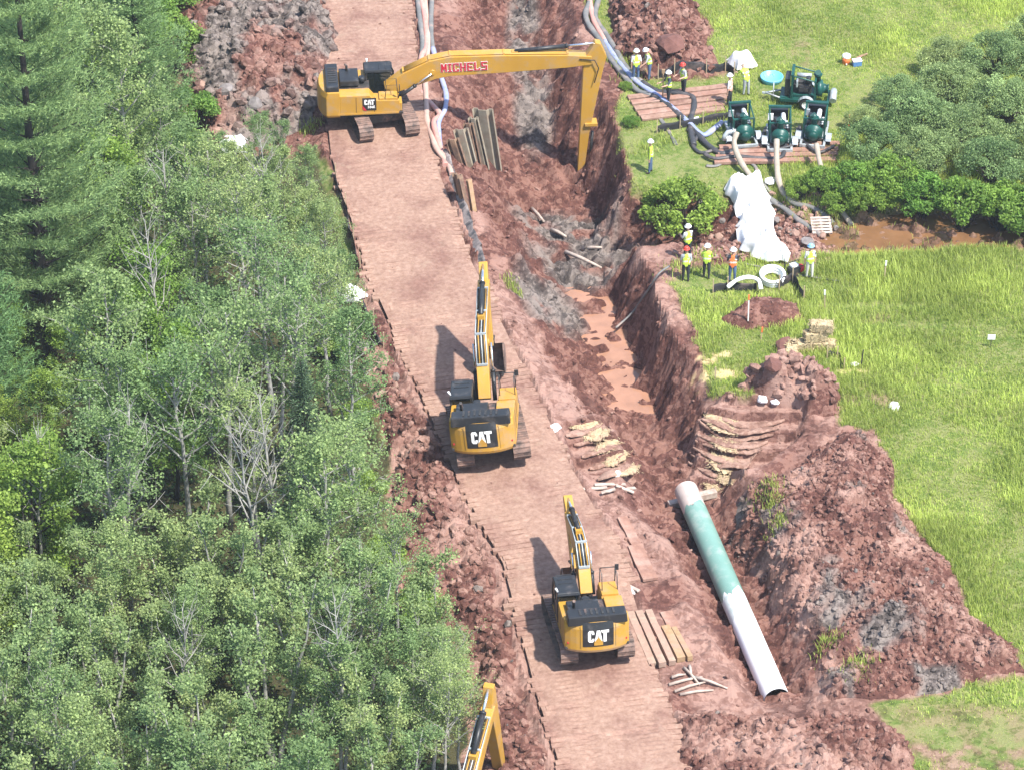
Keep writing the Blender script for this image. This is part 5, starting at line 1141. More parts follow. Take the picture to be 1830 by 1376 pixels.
def person(label, px, py, face, hat, vest, shirt, trousers, lean=0.0, arms=((.10, -.05), (.10, -.05)), legs=(.06, -.06), loc=None, seated=False, H=1.78, short=True):
    """face: heading in degrees; arms: (upper-arm swing forward, elbow bend) for left and right; lean forward"""
    k = H / 1.78; V, Rr, E_, B_ = [], [], [], []
    def vert(p, r, par, bone):
        V.append(Vector(p) * k); Rr.append(r * k); B_.append(bone)
        if par is not None: E_.append((par, len(V) - 1))
        return len(V) - 1
    hipz = .95 if not seated else .95
    sl = Matrix.Rotation(lean, 3, 'Y'); hp = Vector((0, 0, hipz))
    def up(p): return hp + sl @ (Vector(p) - hp)
    pel = vert((0, 0, .95), .145, None, 'leg'); ab = vert(up((.0, 0, 1.12)), .140, pel, 'torso'); ch = vert(up((.01, 0, 1.33)), .155, ab, 'torso'); nb = vert(up((0, 0, 1.47)), .07, ch, 'torso'); nk = vert(up((.01, 0, 1.54)), .052, nb, 'head')
    h1 = vert(up((.03, 0, 1.62)), .085, nk, 'head'); h2 = vert(up((.025, 0, 1.71)), .088, h1, 'head')
    hands = []
    for s, (sw, el) in zip((1, -1), arms):
        sh = vert(up((0, s * .19, 1.42)), .062, ch, 'arm'); d = Vector((math.sin(sw), s * .10, -math.cos(sw))).normalized(); eb = up((0, s * .21, 1.42)) + sl @ d * .29
        e = vert(eb, .046, sh, 'arm'); d2 = Vector((math.sin(sw + el), -s * .12 * el, -math.cos(sw + el))).normalized(); wb = eb + d2 * .25
        w_ = vert(wb, .033, e, 'fore'); hh = vert(wb + d2 * .09, .036, w_, 'hand'); hands.append((wb + d2 * .07, d2, s))
    for s, sw in zip((1, -1), legs):
        if seated:
            hpv = vert((.05, s * .10, .93), .10, pel, 'leg'); kn = vert((.45, s * .13, .95), .075, hpv, 'leg'); an = vert((.50, s * .13, .52), .05, kn, 'leg'); toe = vert((.66, s * .13, .48), .045, an, 'boot')
        else:
            hpv = vert((0, s * .095, .88), .105, pel, 'leg'); kn = vert((math.sin(sw) * .42, s * .11, .88 - math.cos(sw) * .42), .072, hpv, 'leg'); fx = math.sin(sw) * .80
            an = vert((fx, s * .12, .10), .05, kn, 'leg'); heel = vert((fx - .03, s * .12, .05), .048, an, 'boot'); toe = vert((fx + .16, s * .13, .04), .040, heel, 'boot')
    me = bpy.data.meshes.new('skeleton'); me.from_pydata(V, E_, []); o = bpy.data.objects.new('skeleton', me); COL.objects.link(o); o.modifiers.new('skin', 'SKIN')
    for i, d in enumerate(me.skin_vertices[0].data): d.radius = (Rr[i] * (.82 if B_[i] == 'torso' else 1), Rr[i] * (1.12 if B_[i] == 'torso' else 1)); d.use_root = (i == 0)
    o.modifiers.new('sub', 'SUBSURF').levels = 2
    dg = bpy.context.evaluated_depsgraph_get(); bme = bpy.data.meshes.new_from_object(o.evaluated_get(dg)); bpy.data.objects.remove(o)
    vs = [v.co.copy() for v in bme.vertices]; fs = [list(p.vertices) for p in bme.polygons]; bpy.data.meshes.remove(bme)
    def bone(c):
        best, bb = 9, 'torso'
        for a, b2 in E_:
            A_, D_ = V[a], V[b2] - V[a]; t = max(0, min(1, (c - A_).dot(D_) / max(D_.length_squared, 1e-9))); dd = (c - A_ - D_ * t).length - (Rr[a] * (1 - t) + Rr[b2] * t)
            if dd < best: best, bb = dd, (B_[b2] if t > .35 or B_[b2] == 'torso' else B_[b2])
        return bb
    if loc is None: p = at(px, py)
    else: p = Vector(loc)
    T = thing('person', label, 'person', p, R(face), 'workers in hi-vis clothing')
    mb = MB(); mi = {'leg': 0, 'torso': 1, 'arm': 1, 'fore': 2 if short else 1, 'hand': 2, 'head': 2, 'boot': 3}; bones = []
    for f in fs:
        c = sum((vs[i] for i in f), Vector()) / len(f); bones.append(bone(c))
    b0 = len(mb.v); mb.v += [tuple(v) for v in vs]
    for f, bn in zip(fs, bones): mb.f.append(f); mb.m.append(mi[bn]); mb.sm.append(True)
    mb.mi = 2
    for (hp_, d2, s) in hands:          # fingers and thumb, lightly curled
        hp_ = hp_ * k; u = d2.normalized(); a = Vector((1, 0, 0)); a = (a - u * a.dot(u)).normalized(); nrm = u.cross(a)
        for j in range(4):
            b = hp_ + a * ((j - 1.5) * .019) + u * .04; L_ = (.062, .072, .068, .052)[j]; mb.tube([b, b + u * L_ * .55 - nrm * s * .006, b + u * L_ - nrm * s * .022], [.0095, .009, .007], 5)
        b = hp_ + a * .032; mb.tube([b, b + a * .028 + u * .025, b + a * .034 + u * .055], [.011, .010, .008], 5)
    hc = V[h2]; fd = sl @ Vector((1, 0, 0))
    mb.tube([hc + fd * .075 + Vector((0, 0, -.03)), hc + fd * .112 + Vector((0, 0, -.055))], [.012, .016], 5)
    for s in (-1, 1): mb.tube([hc + Vector((0, s * .078, -.02)), hc + Vector((-.01, s * .098, -.035))], [.012, .02], 5)
    mb.mi = 3
    for s in (-1, 1): mb.tube([hc + fd * .082 + Vector((0, s * .032, -.012)), hc + fd * .090 + Vector((0, s * .032, -.012))], .009, 5)
    mb.obj('body', [trousers, shirt, SKIN, BOOT], T)
    # vest: shell over the torso
    import bmesh
    tm = MB(); idx = [i for i, bn in enumerate(bones) if bn == 'torso']; tmp = bpy.data.meshes.new('t'); tmp.from_pydata(vs, [], fs); tmp.update()
    used = sorted({v for i in idx for v in fs[i]}); mp = {v: j for j, v in enumerate(used)}
    tm.add([vs[v] + Vector(tmp.vertices[v].normal) * .022 for v in used], [[mp[v] for v in fs[i]] for i in idx], True)
    tm.m = [0] * len(tm.f)
    for j, f in enumerate(tm.f):
        cz = sum(tm.v[i][2] for i in f) / len(f) / k
        if 1.10 < cz < 1.15 or 1.27 < cz < 1.31: tm.m[j] = 1
    tm.obj('vest', [vest, BAND], T); bpy.data.meshes.remove(tmp)
    hm = MB(); q = sl.to_4x4(); hm.lathe([(.165, -.005), (.168, .008), (.125, .012), (.125, .05), (.105, .095), (.06, .125), (0, .134)], 16, sl); ho = hm.obj('hard_hat', hat, T); ho.location = hc + sl @ Vector((.0, 0, .03))
    return T
person('worker in a white hat and lime vest standing beside the grey hoses', 1136, 146, -80, HATW, HIVIS, WHTS, JEAN)
person('worker in a white hat and grey shirt leaning over by the soil heap', 1160, 143, 190, HATW, HIVIS, GREYS, JEAN, lean=.25, arms=((.6, .3), (.5, .3)))
person('worker in a white hat holding a long yellow-handled tool on the walkway', 1194, 186, 200, HATW, HIVIS, TEAL, DARKT, arms=((.5, .9), (.5, .9)))
person('worker in a red hat with dark trousers behind the walkway', 1221, 171, 215, HATR, HIVIS, GREYS, DARKT, lean=.1, arms=((.3, 1.2), (.3, 1.2)))
person('worker in a pink-orange vest and dark trousers at the walkway end', 1303, 191, 160, HATW, HIVP, WHTS, DARKT)
person('worker in lime half hidden under the white sheet', 1333, 172, 120, HATW, HIVIS, HIVIS, GREYS, lean=.55, arms=((1.2, .3), (1.2, .3)))
person('worker in a white hat, lime vest and jeans alone on the grass by the bush', 1162, 310, 175, HATW, HIVIS, HIVIS, JEAN, short=False)
person('worker in a white hat standing lowest on the bank, facing the dug soil', 1228, 463, 120, HATW, HIVIS, WHTS, DARKT, arms=((.3, 1.4), (.3, 1.4)))
person('worker in a red hat and lime vest watching at the trench edge', 1225, 504, 95, HATR, HIVIS, GREYS, DARKT, arms=((.15, .2), (-.1, .1)))
person('worker in a white hat and plain lime shirt with dark trousers', 1262, 498, 80, HATW, HIVIS, HIVIS, DARKT, arms=((.2, 1.2), (.2, 1.2)))
person('worker in an orange vest and light jeans watching the white sheet', 1308, 506, 88, HATW, HIVO, TEAL, JEAN, arms=((.2, 1.0), (.2, 1.0)))
person('worker in a light blue hat with pale trousers beside the small pump', 1446, 498, 100, HATB, HIVIS, WHTS, WHTT)
Mx = E1.rotation_euler.to_matrix(); cl_ = Vector(E1.location) + Mx @ Vector((.02 * .88, .98 * .88, .80))
person('machine operator in a lime vest seated in the cab of the long-reach excavator', 0, 0, 5, HATW, HIVIS, HIVIS, DARKT, loc=cl_, seated=True, H=1.5, arms=((.6, .9), (.6, .9)))
p = at(1184, 184); mb = MB(); mb.tube([(0, 0, 0), (0, 0, 1.75)], .03, 6); mb.box((0, 0, 1.75), (.16, .06, .22)); tag(mb.obj('long_tool', WOODY, None, 0, p), 'long yellow-handled tool standing on the walkway', 'tool')

# ------------------------------------------------------------------ trees and shrubs
LEAF_A = leaf_material('aspen_leaf', (.145, .225, .085), (.310, .420, .160), 0.52, 0.16)
LEAF_B = leaf_material('bright_leaf', (.105, .195, .035), (.270, .410, .080), 0.5, 0.14)
LEAF_P = leaf_material('poplar_leaf', (.145, .225, .088), (.315, .420, .165), 0.52, 0.16)
LEAF_W = leaf_material('willow_leaf', (.120, .190, .062), (.315, .415, .160), 0.45, 0.12)
LEAF_M = leaf_material('alder_leaf', (.085, .165, .025), (.230, .365, .060), 0.45, 0.14)
NEEDLE = leaf_material('pine_needle', (.075, .155, .065), (.235, .360, .135), 0.4, 0.1)
NEEDLS = leaf_material('spruce_needle', (.030, .065, .035), (.085, .140, .070), .2, .12)
GRASS = leaf_material('grass_blade', (.215, .280, .048), (.430, .505, .115), 0.45, 0)
SCRUB = leaf_material('undergrowth_leaf', (.040, .085, .026), (.12, .20, .06), .35, 0)
def leaves_mesh(name, C, size, mat, rng, up=.5, aspect=.7, spread_tint=None):
    """C: leaf centres (n,3) -> rhombus leaves facing mostly outward/up"""
    n = len(C); N_ = rng.normal(size=(n, 3)); N_[:, 2] = np.abs(N_[:, 2]) + up; N_ /= np.linalg.norm(N_, axis=1)[:, None]
    A = rng.normal(size=(n, 3)); A -= N_ * (A * N_).sum(1)[:, None]; A /= np.linalg.norm(A, axis=1)[:, None] + 1e-9; B = np.cross(N_, A)
    s = size * rng.uniform(.6, 1.35, n)[:, None]; A, B = A * s, B * s * aspect
    V = np.stack([C - A, C + B + N_ * s * .1, C + A, C - B + N_ * s * .1], 1).reshape(-1, 3)
    t = np.repeat(np.clip(rng.normal(.45, .25, n) if spread_tint is None else spread_tint, 0, 1), 4)
    return npmesh(name, V, np.arange(4 * n).reshape(-1, 4), mat, False, dict(tint=t))
def grow(seed, h, r, base, n_limb, n_leaf, leaf, lmat, bark, rise=(.5, 1.0), lean=.05, fork=False, shape='oval', tr=None, cluster=.30, stems=1, name='tree'):
    rng = np.random.default_rng(seed); mb = MB(); tips = []; w_ = []
    tr = tr or h * .0115 + .02
    for st in range(stems):
        ang0 = rng.uniform(0, 6.28); off = Vector((math.cos(ang0), math.sin(ang0), 0)) * (.12 * (stems > 1)) ; hh = h * rng.uniform(.85, 1.0) if stems > 1 else h
        sprd = (rng.uniform(.1, .30) if stems > 1 else lean)
        path = [off + Vector((math.cos(ang0) * sprd * hh * (k / 7) ** 1.2 + rng.normal() * .05 * h / 8, math.sin(ang0) * sprd * hh * (k / 7) ** 1.2 + rng.normal() * .05 * h / 8, hh * k / 7)) for k in range(8)]
        path[0] = off; mb.tube(path, [tr * (1 - .88 * k / 7) for k in range(8)], 7)
        nl = max(4, n_limb // stems)
        for i in range(nl):
            f = base + (1 - base) * ((i + rng.random()) / nl) * .97; q = f * 7; k = min(int(q), 6); p = path[k].lerp(path[k + 1], q - k)
            g = (f - base) / (1 - base)
            prof = {'oval': math.sin(math.pi * min(1, .18 + .80 * g)) ** .75, 'cone': 1.02 - g, 'column': .55 + .35 * math.sin(math.pi * g), 'dome': math.sqrt(max(.05, 1 - g * g))}[shape]
            L_ = r * prof * rng.uniform(.7, 1.15); az = i * 2.4 + rng.uniform(-.5, .5); el = rng.uniform(*rise)
            d = Vector((math.cos(az) * math.cos(el), math.sin(az) * math.cos(el), math.sin(el))); P = [p]
            for s in range(3):
                d = (d + Vector((rng.normal() * .16, rng.normal() * .16, rng.normal() * .12 + .05))).normalized(); P.append(P[-1] + d * (L_ / 3))
            rb = tr * (1 - .8 * f) * .55 + .008; mb.tube(P, [rb, rb * .7, rb * .45, rb * .2], 5, cap=False)
            for s in range(3):
                tips.append(P[s].lerp(P[s + 1], .6)); tips.append(P[s + 1]); w_ += [.5 + .5 * s, .8 + .5 * s]
            for t in range(4):
                s = rng.integers(1, 3); q0 = P[s].lerp(P[s + 1], rng.random()); dd = (d + Vector(rng.normal(size=3)) * .75).normalized(); L2 = L_ * rng.uniform(.22, .5); q1 = q0 + dd * L2 * .55; q2 = q0 + dd * L2 + Vector((0, 0, .06 * L2))
                mb.tube([q0, q1, q2], [rb * .4, rb * .28, .006], 3, cap=False); tips += [q1, q2, q2]; w_ += [1, 1.2, 1]
        tips.append(path[-1]); w_.append(2)
    T = np.array([tuple(t) for t in tips]); W = np.array(w_); W /= W.sum()
    ci = rng.choice(len(T), n_leaf, p=W); sg = cluster * rng.uniform(.5, 1.3, len(T))
    C = T[ci] + rng.normal(size=(n_leaf, 3)) * sg[ci][:, None] * np.array([1, 1, .75])
    C[:, 2] = np.maximum(C[:, 2], .1)
    tb = rng.normal(.42, .16, len(T))
    me = leaves_mesh('crown', C, leaf, lmat, rng, spread_tint=np.clip(tb[ci] + rng.normal(0, .22, n_leaf), 0, 1))
    return mb.mesh('trunk', bark), me
def conifer(seed, h, r, base, lmat, bark, n_whorl, per, droop, tuft, n_t, soft=1.0):
    rng = np.random.default_rng(seed); mb = MB(); tr = h * .014
    path = [Vector((rng.normal() * .05, rng.normal() * .05, h * k / 8)) for k in range(9)]; mb.tube(path, [tr * (1 - .93 * k / 8) for k in range(9)], 8)
    C, D = [], []
    for wv in range(n_whorl):
        f = base + (1 - base) * (wv / n_whorl) ** .95; z_ = f * h; L0 = r * ((1 - f) / (1 - base)) ** .72 * (1 if f > base + .12 else .8)
        for i in range(per):
            az = i * 6.283 / per + wv * 1.1 + rng.normal() * .25; L_ = L0 * rng.uniform(.65, 1.15); d = Vector((math.cos(az), math.sin(az), -droop + .35 * f)); P = [Vector((0, 0, z_))]
            for s in range(4): d2 = d + Vector((0, 0, .22 * s)) ; P.append(P[-1] + d2.normalized() * (L_ / 4))
            mb.tube(P, [tr * .28 * (1 - f) + .02, .03, .022, .015, .008], 4, cap=False)
            nb = max(6, int(n_t * L_ / r)); side = Vector((-math.sin(az), math.cos(az), 0))
            for q in range(nb):
                t = rng.uniform(.15, 1.0); k = min(int(t * 4), 3); p = P[k].lerp(P[k + 1], t * 4 - k); wdt = L_ * .30 * (1 - abs(t - .55)) * soft
                p = p + side * rng.normal() * wdt + Vector((0, 0, rng.normal() * .07 + .05)); C.append(tuple(p)); D.append(tuple((d.normalized() + side * rng.normal() * .6 + Vector((0, 0, .45))).normalized()))
    C, D = np.array(C), np.array(D); m_ = 6; C = np.repeat(C, m_, 0); D = np.repeat(D, m_, 0); n = len(C)
    D = D + rng.normal(size=(n, 3)) * .55; D /= np.linalg.norm(D, axis=1)[:, None]; S_ = np.cross(D, rng.normal(size=(n, 3))); S_ /= np.linalg.norm(S_, axis=1)[:, None] + 1e-9
    C = C + rng.normal(size=(n, 3)) * tuft * .35; L_ = tuft * rng.uniform(.7, 1.3, n)[:, None]
    V = np.stack([C - S_ * tuft * .10, C + S_ * tuft * .10, C + D * L_], 1).reshape(-1, 3); t = np.repeat(np.clip(rng.normal(.5, .22, n), 0, 1), 3)
    return mb.mesh('trunk', bark), npmesh('crown', V, np.arange(3 * n).reshape(-1, 3), lmat, False, dict(tint=t))
def shrub(seed, h, r, n_lump, n_leaf, leaf, lmat, lump=.45):
    """many-stemmed bush: rounded lumps of leaves over a dome, gaps between"""
    rng = np.random.default_rng(seed); mb = MB(); cs = []
    for i in range(n_lump):
        a = rng.uniform(0, 6.283); u = rng.random() ** .55; z_ = h * (.30 + .62 * math.sqrt(max(0, 1 - u * u * .9)) * rng.uniform(.65, 1.05)); c = Vector((math.cos(a) * u * r, math.sin(a) * u * r, z_)); cs.append((tuple(c), lump * rng.uniform(.65, 1.3)))
        b = Vector((rng.normal() * .15, rng.normal() * .15, 0)); mb.tube([b, b.lerp(c, .5) + Vector((0, 0, .25)), c], [.035, .025, .008], 4, cap=False)
    c = np.array([q[0] for q in cs]); rr = np.array([q[1] for q in cs]); k = rng.integers(0, len(cs), n_leaf); D = rng.normal(size=(n_leaf, 3)); D /= np.linalg.norm(D, axis=1)[:, None]
    C = c[k] + D * (rr[k] * rng.uniform(.35, 1.08, n_leaf) ** .6)[:, None] * np.array([1, 1, .85]); C[:, 2] = np.maximum(C[:, 2], .08)
    tb = rng.normal(.45, .14, len(cs))
    return mb.mesh('stem', BARKD), leaves_mesh('foliage', C, leaf, lmat, rng, .35, .5, np.clip(tb[k] + rng.normal(0, .2, n_leaf), 0, 1))
def plant(kind, name, label, cat, group, x, y, scale=1.0, parts=('trunk', 'crown'), z=None, rz=None):
    T = thing(name, label, cat, (x, y, (Z(x, y) if z is None else z) - .05), jd(0, 6.28) if rz is None else rz, group); T.scale = (scale, scale, scale * jd(.94, 1.06))
    for nm, me in zip(parts, kind): link(nm, me, T)
    return T
ASPEN = [grow(10 + i, h, r, b, nl, 9500, .062, LEAF_A, BARKW, (.45, .95), .05, shape='oval', cluster=.21) for i, (h, r, b, nl) in enumerate(((11.5, 2.6, .34, 22), (10.5, 2.4, .30, 20), (12.5, 2.7, .40, 22), (9.5, 2.5, .28, 20)))]
OPENA = [grow(30 + i, 11, 2.9, .42, 20, 4200, .062, LEAF_A, BARKW, (.5, 1.05), .07, shape='dome', cluster=.22) for i in range(2)]
BRIGHT = [grow(40 + i, 8.5, 2.3, .18, 22, 9500, .070, LEAF_B, BARKD, (.3, .8), .04, shape='oval', cluster=.24) for i in range(3)]
POPLAR = [grow(50 + i, h, 1.5, .15, 26, 8500, .058, LEAF_P, BARKW, (.85, 1.25), .04, shape='column', cluster=.18, stems=3) for i, h in enumerate((8.5, 7.5, 9.0))]
PINE = [conifer(60, 23, 5.4, .16, NEEDLE, BARKD, 13, 7, .0, .22, 300, .95)]
PINE.append(conifer(61, 13, 3.2, .12, NEEDLE, BARKD, 15, 6, .0, .21, 110))
SPRUCE = conifer(63, 9, 1.5, .05, NEEDLS, BARKD, 22, 8, .25, .20, 26, .8)
WILLOW = [shrub(70 + i, 2.7, 2.0, 44, 12000, .062, LEAF_W, .48) for i in range(3)]
ALDER = [shrub(80 + i, 2.6, 1.7, 46, 7500, .085, LEAF_M, .40) for i in range(2)]
BUSH = shrub(90, 2.1, 1.5, 40, 6500, .075, LEAF_M, .36)
SHRUBB = [shrub(95 + i, 2.4, 1.3, 30, 4500, .075, LEAF_B, .38) for i in range(2)]
def P0(px, py, z=-.8): return G(px, py, z)
x, y = P0(92, 655); plant((PINE[0]), 'pine_tree', 'towering white pine with dark trunk and soft layered branches in the wood', 'pine tree', None, x, y, rz=.4)
x, y = P0(-30, 790); plant(PINE[1], 'pine_tree', 'smaller pine with blue-green plumes below the towering pine', 'pine tree', None, x, y, 1.0)
x, y = P0(255, 260); plant(PINE[1], 'pine_tree', 'pine at the back of the wood, close to the dark spoil heap', 'pine tree', None, x, y, 1.0)
x, y = P0(-20, 420); plant(PINE[1], 'pine_tree', 'pine standing behind the towering pine at the back of the wood', 'pine tree', None, x, y, 1.35)
x, y = P0(552, 960); plant(SPRUCE, 'spruce_tree', 'narrow dark spruce spire among the pale aspens', 'spruce tree', None, x, y)
taken = [P0(92, 655), P0(-30, 790), P0(255, 260), P0(-20, 420), P0(552, 960)]
BASES = Gs([(-250, -120), (255, -120), (240, 150), (255, 330), (330, 470), (430, 560), (545, 630), (580, 710), (615, 780), (635, 900), (655, 1010), (725, 1120), (785, 1220), (780, 1330), (755, 1480), (720, 1800), (-420, 1800)], -.8)
rngt = np.random.default_rng(12); lo, hi = BASES.min(0), BASES.max(0); cand = rngt.uniform(lo, hi, (6000, 2)); ins = sdf(BASES, cand[:, 0], cand[:, 1]) > 0; cnt = 0
GRP = 'trees of the wood beside the road'
for (x, y) in cand[ins]:
    # picture row of the foot of the tree decides what grows there
    c_, s_ = math.cos(TILT), math.sin(TILT); dep = y * c_ + (CAM_H + .8) * s_; row = 688 - FPX * (y * s_ - (CAM_H + .8) * c_) / dep; colp = 915 + FPX * x / dep
    dm = 2.15 if row > 1150 else 2.55
    if any((x - a) ** 2 + (y - b) ** 2 < dm * dm for a, b in taken): continue
    if -80 < colp < 235 and 655 < row < 930:
        taken.append((x, y)); plant(BRIGHT[rngt.integers(3)], 'leafy_tree', 'low leafy tree in front of the towering pine', 'tree', GRP, x, y, rngt.uniform(.42, .55)); continue
    taken.append((x, y)); u = rngt.random(); cnt += 1
    edge = sdf(BASES, np.array([x]), np.array([y]))[0]
    rim = ' at the open rim of the wood' if edge < 1.7 else ''
    if row < 330:
        if u < .75: plant(BRIGHT[rngt.integers(3)], 'leafy_tree', 'bright green leafy tree at the back of the wood', 'tree', GRP, x, y, rngt.uniform(.85, 1.25))
        else: plant(ASPEN[rngt.integers(4)], 'aspen_tree', 'aspen with pale trunk and full grey-green crown', 'aspen', GRP, x, y, rngt.uniform(.8, 1.0))
    elif row > 1180:
        sc = rngt.uniform(.8, 1.05) * (.85 if edge < 2 else 1)
        if u < .68: plant(POPLAR[rngt.integers(3)], 'poplar_tree', 'young many-stemmed poplar with upright shoots' + rim, 'poplar', GRP, x, y, sc)
        elif u < .85: plant(ASPEN[rngt.integers(4)], 'aspen_tree', 'aspen with pale trunk and full grey-green crown', 'aspen', GRP, x, y, sc * .8)
        else: plant(OPENA[rngt.integers(2)], 'aspen_tree', 'thin-crowned aspen with bare pale branches showing', 'aspen', GRP, x, y, sc * .8)
    else:
        sc = rngt.uniform(.78, 1.05) * (.8 if edge < 1.5 else 1)
        if colp < 330 and u < .40: plant(BRIGHT[rngt.integers(3)], 'leafy_tree', 'bright green leafy tree under the aspens', 'tree', GRP, x, y, sc)
        elif u < .30: plant(OPENA[rngt.integers(2)], 'aspen_tree', 'thin-crowned aspen with bare pale branches showing', 'aspen', GRP, x, y, sc)
        elif u < .90: plant(ASPEN[rngt.integers(4)], 'aspen_tree', 'aspen with pale trunk and full grey-green crown' + rim, 'aspen', GRP, x, y, sc)
        else: plant(POPLAR[rngt.integers(3)], 'poplar_tree', 'young many-stemmed poplar with upright shoots' + rim, 'poplar', GRP, x, y, sc)
for (px, py, sc, k) in ((500, 560, .8, 0), (330, 600, .85, 1), (300, 760, .9, 0), (80, 1100, .8, 1), (235, 1110, .95, 0), (470, 1130, .95, 1), (505, 1080, .9, 0), (330, 1376, .7, 1), (620, 1420, .8, 0)):
    x, y = P0(px, py); T = thing('dead_tree', 'leafless pale grey snag standing among green crowns', 'dead tree', (x, y, Z(x, y) - .05), jd(0, 6), GRP); T.scale = (sc * .8, sc * .8, sc * 1.05); link('trunk', OPENA[k][0], T)
print('trees', cnt)
for i, (px, py, sc, k) in enumerate(((345, 235, 1.0, 0), (318, 120, 1.1, 1), (380, 350, .8, 1), (440, 400, .7, 0), (300, 40, 1.2, 0), (470, 420, .8, 1), (330, 300, 1.0, 1), (555, 420, .7, 0), (590, 500, .6, 1), (600, 640, .6, 0), (640, 760, .6, 1), (655, 900, .7, 0), (680, 1040, .8, 1), (740, 1120, .8, 0), (800, 1230, .7, 1), (690, 1000, .6, 0))):
    x, y = P0(px, py); plant(SHRUBB[k], 'edge_shrub', 'yellow-green shrub at the open edge of the wood', 'shrub', 'shrubs along the wood edge', x, y, sc, ('stem', 'foliage'))
for (px, py, sc) in ((440, 470, .55), (500, 470, .52), (555, 500, .5), (395, 400, .5), (590, 560, .48), (470, 390, .42), (610, 640, .45)):
    x, y = P0(px, py); plant(ASPEN[int(px) % 4], 'aspen_tree', 'low young aspen crowding the silt fence at the wood edge', 'aspen', GRP, x, y, sc)
for (px, py, sc) in ((800, 1330, .55), (822, 1400, .5), (775, 1400, .6), (818, 1290, .42), (795, 1460, .6)):
    x, y = P0(px, py); plant(OPENA[int(px) % 2], 'aspen_tree', 'thin pale-stemmed birch sapling beside the raised boom tip', 'birch', GRP, x, y, sc)
x, y = P0(500, 300); plant(POPLAR[1], 'poplar_tree', 'bushy young poplar leaning over the road start by the long-reach excavator', 'poplar', None, x, y, .42)
x, y = P0(548, 400); plant(ASPEN[1], 'aspen_tree', 'small aspen at the black silt fence below the long-reach excavator', 'aspen', None, x, y, .42)
# willows and alders along the creek
for i, (px, py, sc) in enumerate(((1560, 285, .95), (1640, 235, 1.0), (1700, 175, 1.0), (1780, 130, 1.0), (1860, 90, 1.0), (1610, 190, .8), (1720, 260, 1.05), (1800, 215, 1.1), (1660, 300, .95), (1770, 320, 1.0), (1880, 180, 1.1), (1850, 290, 1.1), (1690, 120, .8), (1545, 225, .55), (1900, 350, 1.0))):
    x, y = G(px, py); plant(WILLOW[i % 3], 'willow_bush', 'rounded grey-green willow bush in the thicket above the creek', 'willow bush', 'willow thicket above the creek', x, y, sc * .84, ('stem', 'foliage'))
for i, (px, py, sc) in enumerate(((1590, 350, .85), (1650, 365, .85), (1720, 385, .95), (1790, 388, .95), (1850, 395, 1.0), (1530, 350, .7), (1470, 345, .5), (1500, 365, .5), (1430, 345, .45), (1555, 370, .6))):
    x, y = G(px, py, -.3); plant(ALDER[i % 2], 'alder_bush', 'deep green broad-leaved bush overhanging the creek', 'alder bush', 'alder bushes along the creek bank', x, y, sc, ('stem', 'foliage'))
x, y = G(1220, 350); plant(BUSH, 'leafy_bush', 'dense green bush beside the lone worker on the trench rim', 'bush', None, x, y, 1.25, ('stem', 'foliage'))
x, y = G(1165, 385); plant(BUSH, 'leafy_bush', 'small scrubby bush hanging over the trench rim', 'bush', None, x, y, .5, ('stem', 'foliage'))
x, y = G(1118, 150); plant(BUSH, 'leafy_bush', 'tiny weedy bush under the hoses at the trench rim', 'bush', None, x, y, .22, ('stem', 'foliage'))
x, y = G(1128, 215); plant(BUSH, 'leafy_bush', 'scrap of turf and weeds slipping into the trench', 'bush', None, x, y, .28, ('stem', 'foliage'))
# ------------------------------------------------------------------ grass and undergrowth
def blades(name, X, Y, Zb, hgt, wid, mat, rng, tint, label, cat):
    n = len(X); a = rng.uniform(0, 6.283, n); bend = rng.uniform(.15, .7, n) * hgt; dx, dy = np.cos(a), np.sin(a); wx, wy = -dy * wid, dx * wid
    B = np.stack([X, Y, Zb], 1); W = np.stack([wx, wy, np.zeros(n)], 1)
    M_ = B + np.stack([dx * bend * .3, dy * bend * .3, hgt * .6], 1); Tp = B + np.stack([dx * bend, dy * bend, hgt], 1)
    V = np.stack([B - W, B + W, M_ + W * .8, M_ - W * .8, Tp], 1).reshape(-1, 3); b0 = np.arange(n)[:, None] * 5
    F = np.concatenate([b0 + [0, 1, 2], b0 + [0, 2, 3], b0 + [3, 2, 4]])
    o = link(name, npmesh(name, V, F, mat, False, dict(tint=np.repeat(tint, 5)))); o['kind'] = 'stuff'; return tag(o, label, cat)
rg = np.random.default_rng(3); n = 560000
X, Y = rg.uniform(0, 29, n), rg.uniform(88, 160, n)
keep = (X < 3 + .192 * Y)
X, Y = X[keep], Y[keep]
jx = np.clip(np.searchsorted(AX, X), 0, nx - 1); jy = np.clip(np.searchsorted(AY, Y), 0, ny - 1)
tf = GA['turf'][jy, jx]; st_ = GA['straw'][jy, jx]; zz = GZ[jy, jx]
# shorter where feet and machines have been; longer in the wet meadow
tall = sstep(.35, .62, fbm(X * .22, Y * .22, 3, 500))
hg = .12 + .20 * tall
def near(px, py, rx, ry): cx, cy = G(px, py); return np.exp(-(((X - cx) / rx) ** 2 + ((Y - cy) / ry) ** 2))
hg = hg + .30 * near(1620, 490, 5, 2.2) + .25 * near(1500, 600, 2, 3) + .25 * near(1640, 1000, 1.5, 5) - .22 * near(1280, 500, 3, 1.4) - .2 * near(1420, 500, 2, .8) - .2 * near(1400, 210, 6, 4) - .25 * near(1750, 1300, 9, 2.2) - .2 * near(1150, 290, 2, 3)
hg = np.clip(hg, .05, .75) * rg.uniform(.6, 1.3, len(X))
den = tf * (1 - .85 * st_); worn = np.clip(.0 + near(1750, 1310, 9, 2.6) * .85 + near(1280, 500, 2.6, .9) * .6 + near(1560, 540, 3, .4) * .8 + near(1660, 575, 3, .45) * .8 + near(1480, 505, 3, .45) * .6 + near(1250, 300, 3, 2) * .45 + near(1440, 70, .6, 4) * .5 + near(1379, 146, .75, .75) * 3, 0, .98)
inside = np.zeros(len(X), bool)
